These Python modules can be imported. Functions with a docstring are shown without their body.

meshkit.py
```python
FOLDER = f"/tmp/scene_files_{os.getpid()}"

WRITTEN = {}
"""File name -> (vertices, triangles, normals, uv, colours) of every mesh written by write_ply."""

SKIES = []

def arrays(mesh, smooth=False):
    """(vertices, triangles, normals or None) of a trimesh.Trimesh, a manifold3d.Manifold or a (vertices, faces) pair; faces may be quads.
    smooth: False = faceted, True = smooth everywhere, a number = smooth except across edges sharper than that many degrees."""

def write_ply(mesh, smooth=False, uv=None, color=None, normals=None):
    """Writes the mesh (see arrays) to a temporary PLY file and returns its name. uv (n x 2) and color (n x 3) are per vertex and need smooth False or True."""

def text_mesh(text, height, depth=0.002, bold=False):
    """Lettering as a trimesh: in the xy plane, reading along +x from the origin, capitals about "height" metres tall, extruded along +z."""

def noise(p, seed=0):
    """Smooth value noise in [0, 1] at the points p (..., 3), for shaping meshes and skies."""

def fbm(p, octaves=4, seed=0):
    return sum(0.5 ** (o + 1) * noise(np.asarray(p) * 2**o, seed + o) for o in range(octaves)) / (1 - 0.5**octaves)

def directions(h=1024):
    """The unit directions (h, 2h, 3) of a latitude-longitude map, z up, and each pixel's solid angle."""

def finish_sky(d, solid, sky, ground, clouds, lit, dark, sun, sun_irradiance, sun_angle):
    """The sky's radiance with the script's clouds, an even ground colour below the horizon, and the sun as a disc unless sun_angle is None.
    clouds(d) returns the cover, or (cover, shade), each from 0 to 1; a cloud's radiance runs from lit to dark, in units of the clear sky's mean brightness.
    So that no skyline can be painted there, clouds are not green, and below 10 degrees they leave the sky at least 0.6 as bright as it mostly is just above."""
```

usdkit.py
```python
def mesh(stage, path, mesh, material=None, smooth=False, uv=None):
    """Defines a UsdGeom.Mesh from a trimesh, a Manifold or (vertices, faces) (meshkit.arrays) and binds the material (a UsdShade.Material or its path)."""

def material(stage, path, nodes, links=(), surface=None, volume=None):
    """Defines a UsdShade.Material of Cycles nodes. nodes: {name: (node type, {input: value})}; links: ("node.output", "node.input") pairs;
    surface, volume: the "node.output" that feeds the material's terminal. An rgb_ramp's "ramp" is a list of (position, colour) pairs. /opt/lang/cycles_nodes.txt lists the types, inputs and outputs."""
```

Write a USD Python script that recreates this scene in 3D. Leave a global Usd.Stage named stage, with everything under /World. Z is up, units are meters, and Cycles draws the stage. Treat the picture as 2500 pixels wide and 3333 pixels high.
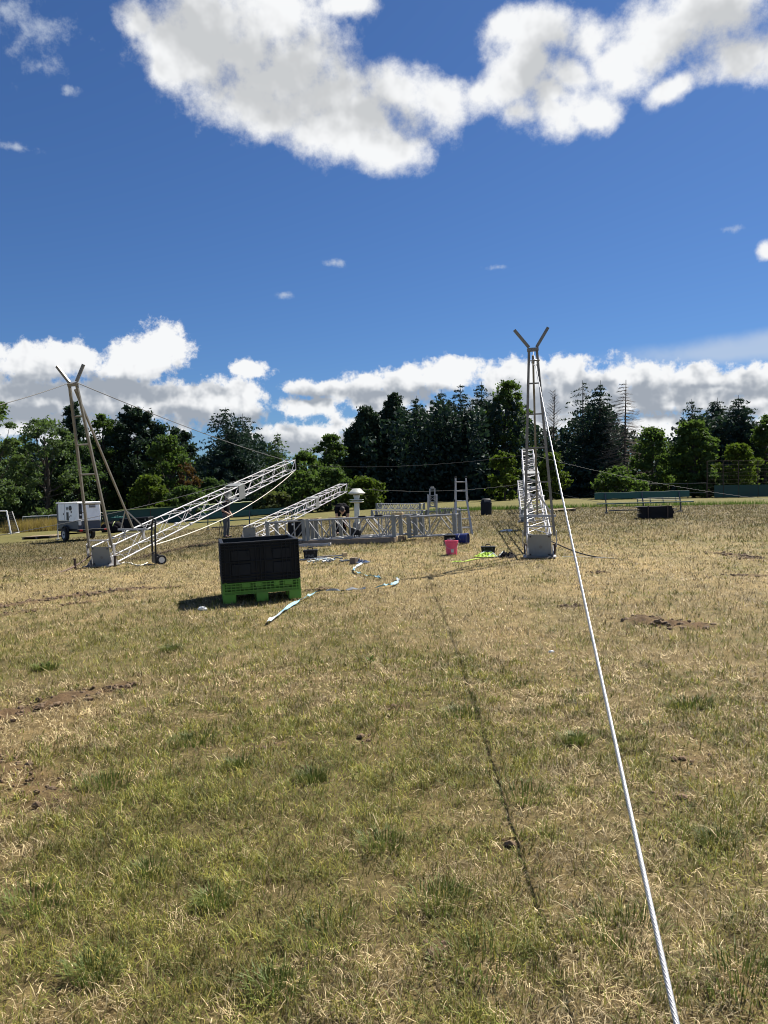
import math, numpy as np, trimesh, usdkit, meshkit, manifold3d
from pxr import Usd, UsdGeom, UsdLux, UsdShade, Gf, Sdf, Vt

stage = Usd.Stage.CreateInMemory()
UsdGeom.SetStageUpAxis(stage, 'Z')
UsdGeom.SetStageMetersPerUnit(stage, 1.0)
UsdGeom.Xform.Define(stage, '/World')
UsdGeom.Scope.Define(stage, '/World/Looks')

# ------------------------------------------------------------------ camera
EYE = np.array([0.0, 0.0, 1.56])
PITCH, ROLL, F = math.radians(-1.71), math.radians(0.8), 2500.0
fw = np.array([0, math.cos(PITCH), math.sin(PITCH)])
r0, u0 = np.array([1.0, 0, 0]), np.array([0, -math.sin(PITCH), math.cos(PITCH)])
UPV = u0 * math.cos(ROLL) + r0 * math.sin(ROLL)
RIGHT = r0 * math.cos(ROLL) - u0 * math.sin(ROLL)
cam = UsdGeom.Camera.Define(stage, '/World/camera')
cam.CreateFocalLengthAttr(26.0)
cam.CreateHorizontalApertureAttr(26.0)
cam.CreateVerticalApertureAttr(26.0 * 4 / 3)
cam.CreateClippingRangeAttr(Gf.Vec2f(0.05, 3000))
EXPOSURE = 1.12
cam.CreateExposureAttr(EXPOSURE)
m = np.eye(4); m[:3, 0], m[:3, 1], m[:3, 2], m[:3, 3] = RIGHT, UPV, -fw, EYE
cam.AddTransformOp().Set(Gf.Matrix4d(*m.T.ravel().tolist()))

def ray(px, py):
    d = fw + (px - 1250) / F * RIGHT - (py - 1666.5) / F * UPV
    return d
def at(px, py, Y):
    d = ray(px, py); return EYE + d * (Y / d[1])

# ------------------------------------------------------------------ sky and sun
SUN_EL, SUN_AZ = math.radians(50.0), math.radians(41.0)      # azimuth from +y towards +x
SUN = np.array([math.sin(SUN_AZ) * math.cos(SUN_EL), math.cos(SUN_AZ) * math.cos(SUN_EL), math.sin(SUN_EL)])
SKY_STRENGTH, SUN_INTENSITY = 0.05, 1.25

def unit(v): v = np.asarray(v, float); return v / np.linalg.norm(v)
# cloud masses: directions in the sky with an angular half width and half height (all in units of the lens, 2500 to a tangent of one)
HIGH = [(470, 95, 85, 60), (560, 180, 150, 130), (770, 130, 260, 150), (830, 270, 300, 160), (960, 200, 230, 150), (900, 380, 190, 90), (1060, 330, 210, 110),
        (1180, 400, 190, 100), (1290, 330, 160, 105), (1290, 470, 120, 75), (1440, 350, 170, 95), (1570, 315, 110, 70), (1690, 390, 110, 65), (1830, 370, 130, 90), (1700, 240, 140, 130), (1640, 100, 110, 80),
        (1760, 90, 130, 90), (1880, 210, 120, 70), (2010, 170, 150, 90), (2170, 100, 200, 90), (2300, 30, 230, 110), (2420, 180, 150, 80), (2180, 280, 90, 50),
        (1130, 20, 110, 50), (2500, 800, 50, 30), (2600, 120, 200, 120), (1930, 90, 120, 70), (2060, 210, 110, 60), (680, 60, 170, 100), (930, 60, 170, 120), (1265, 495, 130, 60), (1060, 430, 200, 90), (1640, 320, 150, 70), (1830, 300, 150, 90), (1960, 330, 110, 70)]
WISP = [(90, 110, 150, 110), (20, 40, 160, 90), (130, 210, 70, 50), (2380, 743, 45, 16), (1085, 855, 50, 14), (1620, 870, 55, 12), (930, 960, 48, 14), (60, 480, 60, 14), (215, 290, 40, 20)]
LOW = [(120, 1185, 170, 65), (235, 1160, 90, 60), (420, 1180, 150, 80), (540, 1130, 90, 80), (90, 1290, 300, 90), (400, 1290, 240, 80), (640, 1320, 230, 85), (760, 1290, 110, 80),
       (820, 1200, 70, 40), (200, 1390, 320, 60), (-150, 1230, 200, 120), (1020, 1260, 110, 40), (1010, 1330, 110, 38), (1180, 1265, 120, 55), (1350, 1235, 150, 55), (1480, 1210, 110, 55), (1250, 1300, 170, 45), (1010, 1430, 260, 50),
       (1680, 1230, 160, 70), (1830, 1200, 150, 60), (1930, 1240, 150, 60), (1760, 1310, 260, 70), (2080, 1230, 160, 65), (2250, 1230, 170, 62), (2400, 1240, 160, 55), (2150, 1300, 350, 60), (2450, 1310, 200, 60), (2110, 1400, 90, 50),
       (1500, 1370, 500, 60), (2650, 1250, 200, 90), (2300, 1400, 300, 60)]
BASE = [(170, 1262, 190, 42), (430, 1268, 170, 40), (80, 1345, 250, 40), (330, 1375, 260, 34), (640, 1372, 170, 28), (1010, 1300, 90, 16), (1060, 1462, 200, 26), (1250, 1285, 190, 20), (1820, 1292, 150, 42), (2130, 1288, 190, 34), (2400, 1282, 150, 26), (2330, 1262, 120, 16), (1540, 1300, 240, 26), (2250, 1345, 330, 18)]
CORE = [(640, 110, 200, 120), (830, 230, 260, 110), (1000, 330, 240, 90), (1240, 400, 160, 50), (1760, 250, 90, 110), (2380, 100, 170, 80), (60, 90, 60, 40)]
VEIL = [(2420, 1140, 420, 42), (2560, 1110, 330, 40)]
def build_sky():
    N, L = {}, []
    cnt = [0]
    def n(kind, **kw):
        cnt[0] += 1; nm = f'n{cnt[0]}'; ins = {}
        for k, v in kw.items():
            if isinstance(v, tuple) and v and v[0] == '>': L.append((v[1], f'{nm}.{k}'))
            else: ins[k] = v
        N[nm] = (kind, ins); return nm
    def o(nm, sock): return ('>', f'{nm}.{sock}')
    def math_(t, a, b=0.0, clamp=False): return o(n('math', math_type=t, value1=a, value2=b, use_clamp=clamp), 'value')
    tc = n('texture_coordinate')
    DIR = o(tc, 'generated')
    def warp(vec, scale, amp, detail):
        t = n('noise_texture', vector=vec, scale=scale, detail=detail, roughness=0.55)
        c = n('vector_math', math_type='subtract', vector1=o(t, 'color'), vector2=(0.5, 0.5, 0.5))
        s = n('vector_math', math_type='scale', vector1=o(c, 'vector'), scale=amp)
        return o(n('vector_math', math_type='add', vector1=vec, vector2=o(s, 'vector')), 'vector')
    def mass(vec, blobs, k=0.35):
        cur = None
        for px, py, rx, ry in blobs:
            d = unit(ray(px, py)); cosf = d[1]
            S = (F / rx * 1.0 / cosf, 1.0, F / ry / cosf)
            e = n('vector_math', math_type='multiply_add', vector1=vec, vector2=S, vector3=tuple(-d * np.array(S)))
            l = o(n('vector_math', math_type='length', vector1=o(e, 'vector')), 'value')
            cur = l if cur is None else o(n('math', math_type='smoothmin', value1=cur, value2=l, value3=k), 'value')
        return math_('subtract', 1.0, cur)
    def front(a):       # only the half of the sky these masses were placed in
        y = n('separate_xyz', vector=DIR)
        return math_('multiply', a, o(n('map_range', value=o(y, 'y'), from_min=0.0, from_max=0.15, clamp=True), 'result'))
    def noi(vec, scale, detail, rough=0.58):
        return math_('subtract', o(n('noise_texture', vector=vec, scale=scale, detail=detail, roughness=rough), 'fac'), 0.5)
    w = warp(DIR, 8.0, 0.07, 2.0); vlo = warp(DIR, 22.0, 0.022, 1.0)
    fa, fb = noi(DIR, 14.0, 7.0, 0.62), noi(DIR, 38.0, 6.0, 0.64)
    mh, ml = mass(w, HIGH), mass(vlo, LOW)
    hi = math_('add', math_('add', math_('multiply', math_('subtract', mh, 0.09), 1.35), math_('multiply', fa, 2.2)), math_('multiply', fb, 1.1))
    lo = math_('add', ml, math_('multiply', fb, 2.0))
    ws = math_('add', mass(DIR, WISP), math_('multiply', fb, 4.0))
    ve = math_('add', mass(DIR, VEIL), math_('multiply', fa, 1.2))
    # elsewhere in the sky the same kind of clouds, from noise alone
    sep = n('separate_xyz', vector=DIR)
    g = n('noise_texture', vector=DIR, scale=3.4, detail=5.0, roughness=0.55)
    back = o(n('map_range', value=o(sep, 'y'), from_min=0.35, from_max=-0.05, to_min=0.0, to_max=1.0, clamp=True), 'result')
    def cov(v, a, b, mx=1.0): return o(n('map_range', range_type='smoothstep', value=v, from_min=a, from_max=b, to_min=0.0, to_max=mx, clamp=True), 'result')
    ge = math_('multiply', cov(o(g, 'fac'), 0.56, 0.66), back)
    chi, clo, cws, cve = cov(hi, -0.18, 0.80), cov(lo, -0.06, 0.36), cov(ws, 0.1, 1.7, 0.66), cov(ve, -0.3, 0.9, 0.60)
    # shading: thick parts and undersides are greyer, the side towards the sun is brighter
    off = o(n('vector_math', math_type='add', vector1=DIR, vector2=(0.007, 0.0, 0.010)), 'vector')
    relief = math_('subtract', noi(DIR, 30.0, 3.0, 0.5), noi(off, 30.0, 3.0, 0.5))          # lit from the upper right
    grey_lo = cov(math_('subtract', math_('add', mass(vlo, BASE), math_('multiply', fb, 1.2)), math_('multiply', relief, 4.6)), -1.20, 0.70, 0.92)
    grey_hi = cov(math_('subtract', math_('add', mass(w, CORE, 0.7), math_('multiply', noi(DIR, 9.0, 2.0, 0.45), 1.5)), math_('multiply', relief, 1.6)), -0.50, 0.75, 0.85)
    sky = n('sky_texture', sky_type='single_scattering', sun_disc=False, sun_elevation=SUN_EL, sun_rotation=SUN_AZ, altitude=300.0, air_density=1.0, aerosol_density=0.35, ozone_density=2.2)
    def mix(fac, a, b, t='mix'): return o(n('mix', mix_type=t, fac=fac, color1=a, color2=b), 'color')
    skyc = mix(1.0, o(sky, 'color'), (0.335, 0.515, 0.775), 'multiply')
    WHITE, GREYH, GREYL = (8.6, 8.7, 8.8), (4.9, 5.05, 5.2), (2.8, 3.2, 3.8)
    c = mix(cve, skyc, (5.6, 6.3, 7.2))
    c = mix(cws, c, (6.0, 6.6, 7.4))
    c = mix(ge, c, mix(cov(o(g, 'fac'), 0.6, 0.75), WHITE, GREYH))
    c = mix(clo, c, mix(grey_lo, WHITE, GREYL))
    c = mix(chi, c, mix(grey_hi, WHITE, GREYH))
    bg = n('background_shader', color=c, strength=SKY_STRENGTH)
    return usdkit.material(stage, '/World/Looks/sky_air', N, L, surface=f'{bg}.background')
dome = UsdLux.DomeLight.Define(stage, '/World/sky')
dome.CreateIntensityAttr(1.0)
UsdShade.MaterialBindingAPI.Apply(dome.GetPrim()).Bind(build_sky())
dome.GetPrim().SetCustomDataByKey('kind', 'structure')
sun = UsdLux.DistantLight.Define(stage, '/World/sun')
sun.CreateIntensityAttr(SUN_INTENSITY); sun.CreateAngleAttr(0.5); sun.CreateNormalizeAttr(True); sun.CreateColorAttr(Gf.Vec3f(1.0, 0.94, 0.85))
zx = unit(np.cross([0, 0, 1], SUN)); zy = np.cross(SUN, zx)
m = np.eye(4); m[:3, 0], m[:3, 1], m[:3, 2] = zx, zy, SUN
sun.AddTransformOp().Set(Gf.Matrix4d(*m.T.ravel().tolist()))

# ------------------------------------------------------------------ terrain
def sat(v, lim): return lim * np.tanh(v / lim)
def gz(x, y):
    x, y = np.asarray(x, float), np.asarray(y, float)
    l = sat(0.055 * np.maximum(-x, 0), 2.9); r = sat(0.04 * np.maximum(x, 0), 0.45)
    near = np.clip((y - 3) / 8, 0, 1); q = np.clip((y - 10) / 17, 0, 1)
    far = 0.35 + 0.65 * q * q * (3 - 2 * q)
    z = (r - l) * far
    p = np.stack([x * 0.35, y * 0.35, x * 0 + 3.3], -1)
    return z + 0.05 * (meshkit.noise(p, 3) - 0.5) * near
def ground_at(px, py):
    d = ray(px, py); Y = 10.0
    for _ in range(60):
        p = EYE + d * (Y / d[1]); z = float(gz(p[0], p[1]))
        Yn = d[1] * (z - EYE[2]) / min(d[2], -1e-4); Y = 0.5 * Y + 0.5 * min(max(Yn, 1.0), 130.0)
    p = EYE + d * (Y / d[1]); p[2] = float(gz(p[0], p[1])); return p
def on_ground(x, y): return np.array([x, y, float(gz(x, y))])
def gnormal(p):
    e = 0.4; x, y = p[0], p[1]
    return unit([-(gz(x + e, y) - gz(x - e, y)) / (2 * e), -(gz(x, y + e) - gz(x, y - e)) / (2 * e), 1])

# ------------------------------------------------------------------ scene helpers
used = {}
def numbered(path):
    k = used.get(path, 0); used[path] = k + 1
    return path if k == 0 else f'{path}_{k:03d}'
def mat4(loc=(0, 0, 0), rotz=0.0, R=None, scale=1.0):
    M = np.eye(4); c, s = math.cos(rotz), math.sin(rotz)
    M[:3, :3] = (np.array([[c, -s, 0], [s, c, 0], [0, 0, 1]]) if R is None else np.asarray(R)) * scale
    M[:3, 3] = loc; return M
def stand(p, rotz=0.0, tilt=1.0, scale=1.0):
    """A frame at p that stands on the slope of the ground there, its x axis turned by rotz."""
    nz = unit(gnormal(p) * tilt + np.array([0, 0, 1.0]) * (1 - tilt))
    x = np.array([math.cos(rotz), math.sin(rotz), 0]); x = unit(x - nz * (x @ nz)); y = np.cross(nz, x)
    return mat4(p, R=np.stack([x, y, nz], 1), scale=scale)
def setdata(prim, label=None, cat=None, group=None, kind=None):
    for k, v in (('label', label), ('category', cat), ('group', group), ('kind', kind)):
        if v: prim.SetCustomDataByKey(k, v)
def thing(name, label, cat, M=None, group=None):
    x = UsdGeom.Xform.Define(stage, numbered('/World/' + name))
    x.AddTransformOp().Set(Gf.Matrix4d(*(np.eye(4) if M is None else M).T.ravel().tolist()))
    setdata(x.GetPrim(), label, cat, group); return str(x.GetPath())
def copy(src, label, cat, M, group=None):
    base = src.rsplit('_', 1)[0] if src.rsplit('_', 1)[-1].isdigit() else src
    x = UsdGeom.Xform.Define(stage, numbered(base))
    x.GetPrim().GetReferences().AddInternalReference(src); x.GetPrim().SetInstanceable(True)
    x.AddTransformOp().Set(Gf.Matrix4d(*M.T.ravel().tolist())) if not x.GetOrderedXformOps() else x.GetOrderedXformOps()[0].Set(Gf.Matrix4d(*M.T.ravel().tolist()))
    setdata(x.GetPrim(), label, cat, group); return str(x.GetPath())

class MB:
    def __init__(s): s.v, s.f, s.n = [], [], 0
    def add(s, v, f):
        v, f = np.asarray(v, float), np.asarray(f, int)
        if f.shape[1] == 4: f = np.vstack([f[:, [0, 1, 2]], f[:, [0, 2, 3]]])
        s.v.append(v); s.f.append(f + s.n); s.n += len(v); return s
    def mesh(s, t): return s.add(t.vertices, t.faces)
    def box(s, c, size, R=None):
        t = np.array([[x, y, z] for x in (-.5, .5) for y in (-.5, .5) for z in (-.5, .5)]) * np.asarray(size, float)
        if R is not None: t = t @ np.asarray(R).T
        return s.add(t + np.asarray(c, float), [[0, 1, 3, 2], [4, 6, 7, 5], [0, 4, 5, 1], [2, 3, 7, 6], [0, 2, 6, 4], [1, 5, 7, 3]])
    def cbox(s, c, size, b=0.01, R=None):
        """A box with bevelled edges."""
        h = np.asarray(size, float) / 2; pts = []
        for sx in (-1, 1):
            for sy in (-1, 1):
                for sz in (-1, 1):
                    q = np.array([sx, sy, sz])
                    for ax in range(3):
                        e = h - b; e[ax] = h[ax]; pts.append(q * e)
        hull = trimesh.convex.convex_hull(np.array(pts)); v = hull.vertices
        if R is not None: v = v @ np.asarray(R).T
        return s.add(v + np.asarray(c, float), hull.faces)
    def beam(s, p0, p1, w, h, up=(0, 0, 1)):
        p0, p1 = np.asarray(p0, float), np.asarray(p1, float); L = np.linalg.norm(p1 - p0); y = (p1 - p0) / L
        if abs(y @ unit(up)) > 0.98: up = (1, 0, 0)
        x = unit(np.cross(y, up)); z = np.cross(x, y)
        return s.box((p0 + p1) / 2, (w, L, h), np.stack([x, y, z], 1))
    def path(s, pts, r, sides=6, cap=True):
        p = np.asarray(pts, float); n = len(p); t = np.gradient(p, axis=0); t /= np.linalg.norm(t, axis=1, keepdims=True) + 1e-12
        ref = np.array([0, 0, 1.0]) if np.abs(t[:, 2]).mean() < 0.8 else np.array([1.0, 0, 0])
        a = np.cross(t, ref); a /= np.linalg.norm(a, axis=1, keepdims=True) + 1e-9; b = np.cross(t, a)
        ang = np.arange(sides) * 2 * np.pi / sides; r = np.broadcast_to(r, (n,))[:, None, None]
        v = (p[:, None] + r * (np.cos(ang)[None, :, None] * a[:, None] + np.sin(ang)[None, :, None] * b[:, None])).reshape(-1, 3)
        i, j = np.meshgrid(np.arange(n - 1), np.arange(sides), indexing='ij')
        q = np.stack([i * sides + j, i * sides + (j + 1) % sides, (i + 1) * sides + (j + 1) % sides, (i + 1) * sides + j], -1).reshape(-1, 4)[:, ::-1]
        f = np.vstack([q[:, [0, 1, 2]], q[:, [0, 2, 3]]])
        if cap:
            k = np.arange(1, sides - 1); z = np.zeros_like(k)
            f = np.vstack([f, np.stack([z, k, k + 1], 1), np.stack([z, k + 1, k], 1) + (n - 1) * sides])
        return s.add(v, f)
    def tube(s, p0, p1, r, sides=8, r1=None): return s.path([p0, p1], np.array([r, r if r1 is None else r1]), sides)
    def lathe(s, prof, sides=24, c=(0, 0, 0), R=None):
        prof = np.asarray(prof, float); ang = np.arange(sides) * 2 * np.pi / sides; n = len(prof)
        v = np.stack([prof[:, 0, None] * np.cos(ang), prof[:, 0, None] * np.sin(ang), np.repeat(prof[:, 1, None], sides, 1)], -1).reshape(-1, 3)
        i, j = np.meshgrid(np.arange(n - 1), np.arange(sides), indexing='ij')
        q = np.stack([i * sides + j, i * sides + (j + 1) % sides, (i + 1) * sides + (j + 1) % sides, (i + 1) * sides + j], -1).reshape(-1, 4)
        if R is not None: v = v @ np.asarray(R).T
        return s.add(v + np.asarray(c, float), q)
    def arrays(s): return np.vstack(s.v), np.vstack(s.f)
def part(parent, name, mb, mat, smooth=False, label=None):
    mm = usdkit.mesh(stage, numbered(f'{parent}/{name}'), mb.arrays() if isinstance(mb, MB) else mb, mat, smooth=smooth)
    if label: setdata(mm.GetPrim(), label)
    return str(mm.GetPath())
def single(name, mb, mat, label=None, cat=None, group=None, kind=None, smooth=False):
    p = part('/World', name, mb, mat, smooth); setdata(stage.GetPrimAtPath(p), label, cat, group, kind); return p
def primvar(path, name, values, color=False):
    T = Sdf.ValueTypeNames
    pv = UsdGeom.PrimvarsAPI(stage.GetPrimAtPath(path)).CreatePrimvar(name, T.Color3fArray if color else T.FloatArray, 'vertex')
    pv.Set((Vt.Vec3fArray if color else Vt.FloatArray).FromNumpy(np.ascontiguousarray(values, np.float32)))

# ------------------------------------------------------------------ materials
def plain(name, col, rough=0.5, metal=0.0, var=0.12, scale=6.0, bump=0.0, bscale=40.0, spec=0.5, stain=None):
    """A principled surface whose colour drifts by var with noise; stain = (colour, amount) adds blotches of dirt."""
    col = np.asarray(col, float)
    N = {'tc': ('texture_coordinate', {}), 'n': ('noise_texture', {'scale': scale, 'detail': 5.0, 'roughness': 0.6}),
         'r': ('rgb_ramp', {'ramp': [(0.25, tuple(col * (1 - var))), (0.75, tuple(np.minimum(col * (1 + var), 1)))]}),
         'rr': ('map_range', {'from_min': 0.3, 'from_max': 0.7, 'to_min': max(rough - 0.08, 0.03), 'to_max': min(rough + 0.08, 1)}),
         'p': ('principled_bsdf', {'metallic': metal, 'specular_ior_level': spec})}
    L = [('tc.object', 'n.vector'), ('n.fac', 'r.fac'), ('n.fac', 'rr.value'), ('rr.result', 'p.roughness')]
    src = 'r.color'
    if stain:
        N['s'] = ('noise_texture', {'scale': scale * 0.6, 'detail': 7.0, 'roughness': 0.7})
        N['sm'] = ('map_range', {'from_min': 0.5, 'from_max': 0.72, 'to_min': 0.0, 'to_max': stain[1], 'clamp': True})
        N['sx'] = ('mix', {'mix_type': 'mix', 'color2': tuple(stain[0])})
        L += [('tc.object', 's.vector'), ('s.fac', 'sm.value'), ('sm.result', 'sx.fac'), (src, 'sx.color1')]; src = 'sx.color'
    L.append((src, 'p.base_color'))
    if bump:
        N['bn'] = ('noise_texture', {'scale': bscale, 'detail': 4.0}); N['b'] = ('bump', {'strength': bump, 'distance': 0.01})
        L += [('tc.object', 'bn.vector'), ('bn.fac', 'b.height'), ('b.normal', 'p.normal')]
    return usdkit.material(stage, f'/World/Looks/{name}', N, L, surface='p.BSDF')
ALU = plain('aluminium', (0.34, 0.34, 0.35), 0.45, 0.45, 0.12, 5.0, stain=((0.35, 0.33, 0.30), 0.35))
DULL = plain('dull_aluminium', (0.27, 0.275, 0.28), 0.5, 0.5, 0.2, 5.0, stain=((0.22, 0.21, 0.19), 0.4))
PLATE = plain('plate_aluminium', (0.20, 0.21, 0.205), 0.5, 0.35, 0.16, 4.0, stain=((0.13, 0.125, 0.11), 0.6))
STEEL = plain('weathered_steel', (0.150, 0.142, 0.125), 0.55, 0.25, 0.25, 7.0, stain=((0.23, 0.22, 0.20), 0.4))
WIRE = plain('galvanised_wire', (0.34, 0.35, 0.36), 0.42, 0.5, 0.12, 30.0)
WIREDARK = plain('dull_wire', (0.075, 0.075, 0.075), 0.6, 0.3, 0.2, 10.0)
WHITEROPE = plain('white_rope_fibre', (0.70, 0.67, 0.58), 0.9, 0.0, 0.12, 20.0)
BLACKROPE = plain('black_rope', (0.02, 0.02, 0.02), 0.8)
BROWNROPE = plain('brown_cable', (0.10, 0.055, 0.04), 0.7)
BLACKPL = plain('black_plastic', (0.003, 0.0042, 0.0065), 0.5, 0, 0.3, 5.0, spec=0.25, stain=((0.016, 0.015, 0.012), 0.3))
GREENPL = plain('lime_plastic', (0.080, 0.215, 0.014), 0.45, 0, 0.12, 6.0, stain=((0.10, 0.16, 0.04), 0.5))
BLACKSTEEL = plain('black_paint', (0.007, 0.007, 0.008), 0.5, 0.0, spec=0.3)
RUBBER = plain('rubber', (0.012, 0.012, 0.012), 0.85)
RIMWHITE = plain('rim_paint', (0.62, 0.60, 0.55), 0.5)
GREYPAINT = plain('dark_grey_paint', (0.045, 0.05, 0.062), 0.45)
WHITEPAINT = plain('white_paint', (0.84, 0.83, 0.80), 0.42, 0, 0.05, 3.0, stain=((0.45, 0.42, 0.36), 0.3))
LABELDARK = plain('dark_opening', (0.012, 0.013, 0.015), 0.5)
REDPL = plain('red_lens', (0.45, 0.01, 0.01), 0.25)
TEAL = plain('teal_bench_paint', (0.0, 0.058, 0.048), 0.5, 0, 0.15, 3.0)
FENCEGREEN = plain('windscreen_mesh', (0.007, 0.036, 0.029), 0.8, 0, 0.3, 1.5)
LIMECAP = plain('yellow_green_cap', (0.30, 0.36, 0.12), 0.5)
WOODDARK = plain('grey_wood', (0.15, 0.115, 0.085), 0.8, 0, 0.3, 9.0)
WOODPALE = plain('pale_wood', (0.42, 0.31, 0.17), 0.75, 0, 0.2, 9.0)
PINK = plain('pink_plastic', (0.72, 0.07, 0.16), 0.4)
BLUEPL = plain('blue_plastic', (0.006, 0.017, 0.11), 0.45)
HIVIS = plain('hi_vis_fabric', (0.32, 0.47, 0.03), 0.75, 0, 0.12, 10.0)
BLACKCLOTH = plain('black_cloth', (0.006, 0.006, 0.009), 0.95, 0, 0.3, 8.0, spec=0.1)
STRAPBLUE = plain('blue_strap', (0.20, 0.40, 0.50), 0.7, 0, 0.2, 8.0)
STRAPWHITE = plain('white_strap', (0.38, 0.45, 0.48), 0.7, 0, 0.15, 8.0)
STRAPDARK = plain('dark_blue_strap', (0.05, 0.07, 0.10), 0.7)
JEANS = plain('blue_cloth', (0.03, 0.06, 0.13), 0.9, 0, 0.3, 8.0)
TROUSER = plain('grey_trousers', (0.06, 0.064, 0.07), 0.9, 0, 0.2, 12.0)
SKIN = plain('skin', (0.40, 0.23, 0.16), 0.55)
HAIR = plain('dark_hair', (0.02, 0.014, 0.01), 0.7)
SHOE = plain('shoe', (0.02, 0.018, 0.016), 0.6)
CREAM = plain('off_white_coat', (0.50, 0.52, 0.47), 0.5, 0, 0.1, 5.0, stain=((0.30, 0.29, 0.25), 0.4))
TRASH = plain('trash_can_steel', (0.006, 0.008, 0.012), 0.65, spec=0.2)
CHALK = plain('faint_marker', (0.16, 0.17, 0.17), 0.7)
SOIL = plain('soil', (0.120, 0.078, 0.043), 0.95, 0, 0.35, 9.0, bump=0.5)
BARK = plain('bark', (0.055, 0.043, 0.034), 0.9, 0, 0.3, 6.0)
DEADBARK = plain('dead_bark', (0.11, 0.085, 0.065), 0.9, 0, 0.25, 6.0)
RUST = plain('rusty_iron', (0.045, 0.028, 0.02), 0.8, 0.1, 0.3, 20.0)
CLEARPL = plain('crumpled_plastic', (0.66, 0.68, 0.68), 0.22)

def foliage(name, col, spread=0.35, trans=0.35):
    col = np.asarray(col, float)
    N = {'g': ('geometry', {}), 'n': ('noise_texture', {'scale': 0.55, 'detail': 3.0}),
         'm': ('math', {'math_type': 'multiply_add', 'value2': 0.6}), 'm2': ('math', {'math_type': 'multiply', 'value2': 0.55}),
         'r': ('rgb_ramp', {'ramp': [(0.15, tuple(col * (1 - spread))), (0.55, tuple(col)), (0.9, tuple(col * (1 + spread) + np.array([0.012, 0.010, 0.0])))]}),
         't': ('mix', {'mix_type': 'multiply', 'fac': 1.0, 'color2': (1.5, 1.6, 0.7)}),
         'p': ('principled_bsdf', {'roughness': 0.7, 'specular_ior_level': 0.12}), 'tr': ('translucent_bsdf', {}), 'x': ('mix_closure', {'fac': trans})}
    L = [('g.position', 'n.vector'), ('n.fac', 'm2.value1'), ('g.random_per_island', 'm.value1'), ('m2.value', 'm.value3'), ('m.value', 'r.fac'), ('r.color', 'p.base_color'),
         ('r.color', 't.color1'), ('t.color', 'tr.color'), ('p.BSDF', 'x.closure1'), ('tr.BSDF', 'x.closure2')]
    return usdkit.material(stage, f'/World/Looks/{name}', N, L, surface='x.closure')
LEAF = {'mid': foliage('leaf_mid_green', (0.086, 0.139, 0.047)), 'locust': foliage('leaf_locust', (0.098, 0.147, 0.072)), 'light': foliage('leaf_light_green', (0.095, 0.140, 0.030)),
        'dark': foliage('leaf_dark_green', (0.063, 0.106, 0.052)), 'spruce': foliage('needle_spruce', (0.036, 0.069, 0.061), 0.4, 0.12), 'pine': foliage('needle_pine', (0.041, 0.073, 0.052), 0.4, 0.15),
        'brown': foliage('leaf_brown', (0.085, 0.050, 0.025)), 'silver': foliage('leaf_silver_green', (0.095, 0.115, 0.055)), 'straw': foliage('tall_dry_grass', (0.30, 0.23, 0.11), 0.3, 0.3)}

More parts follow.
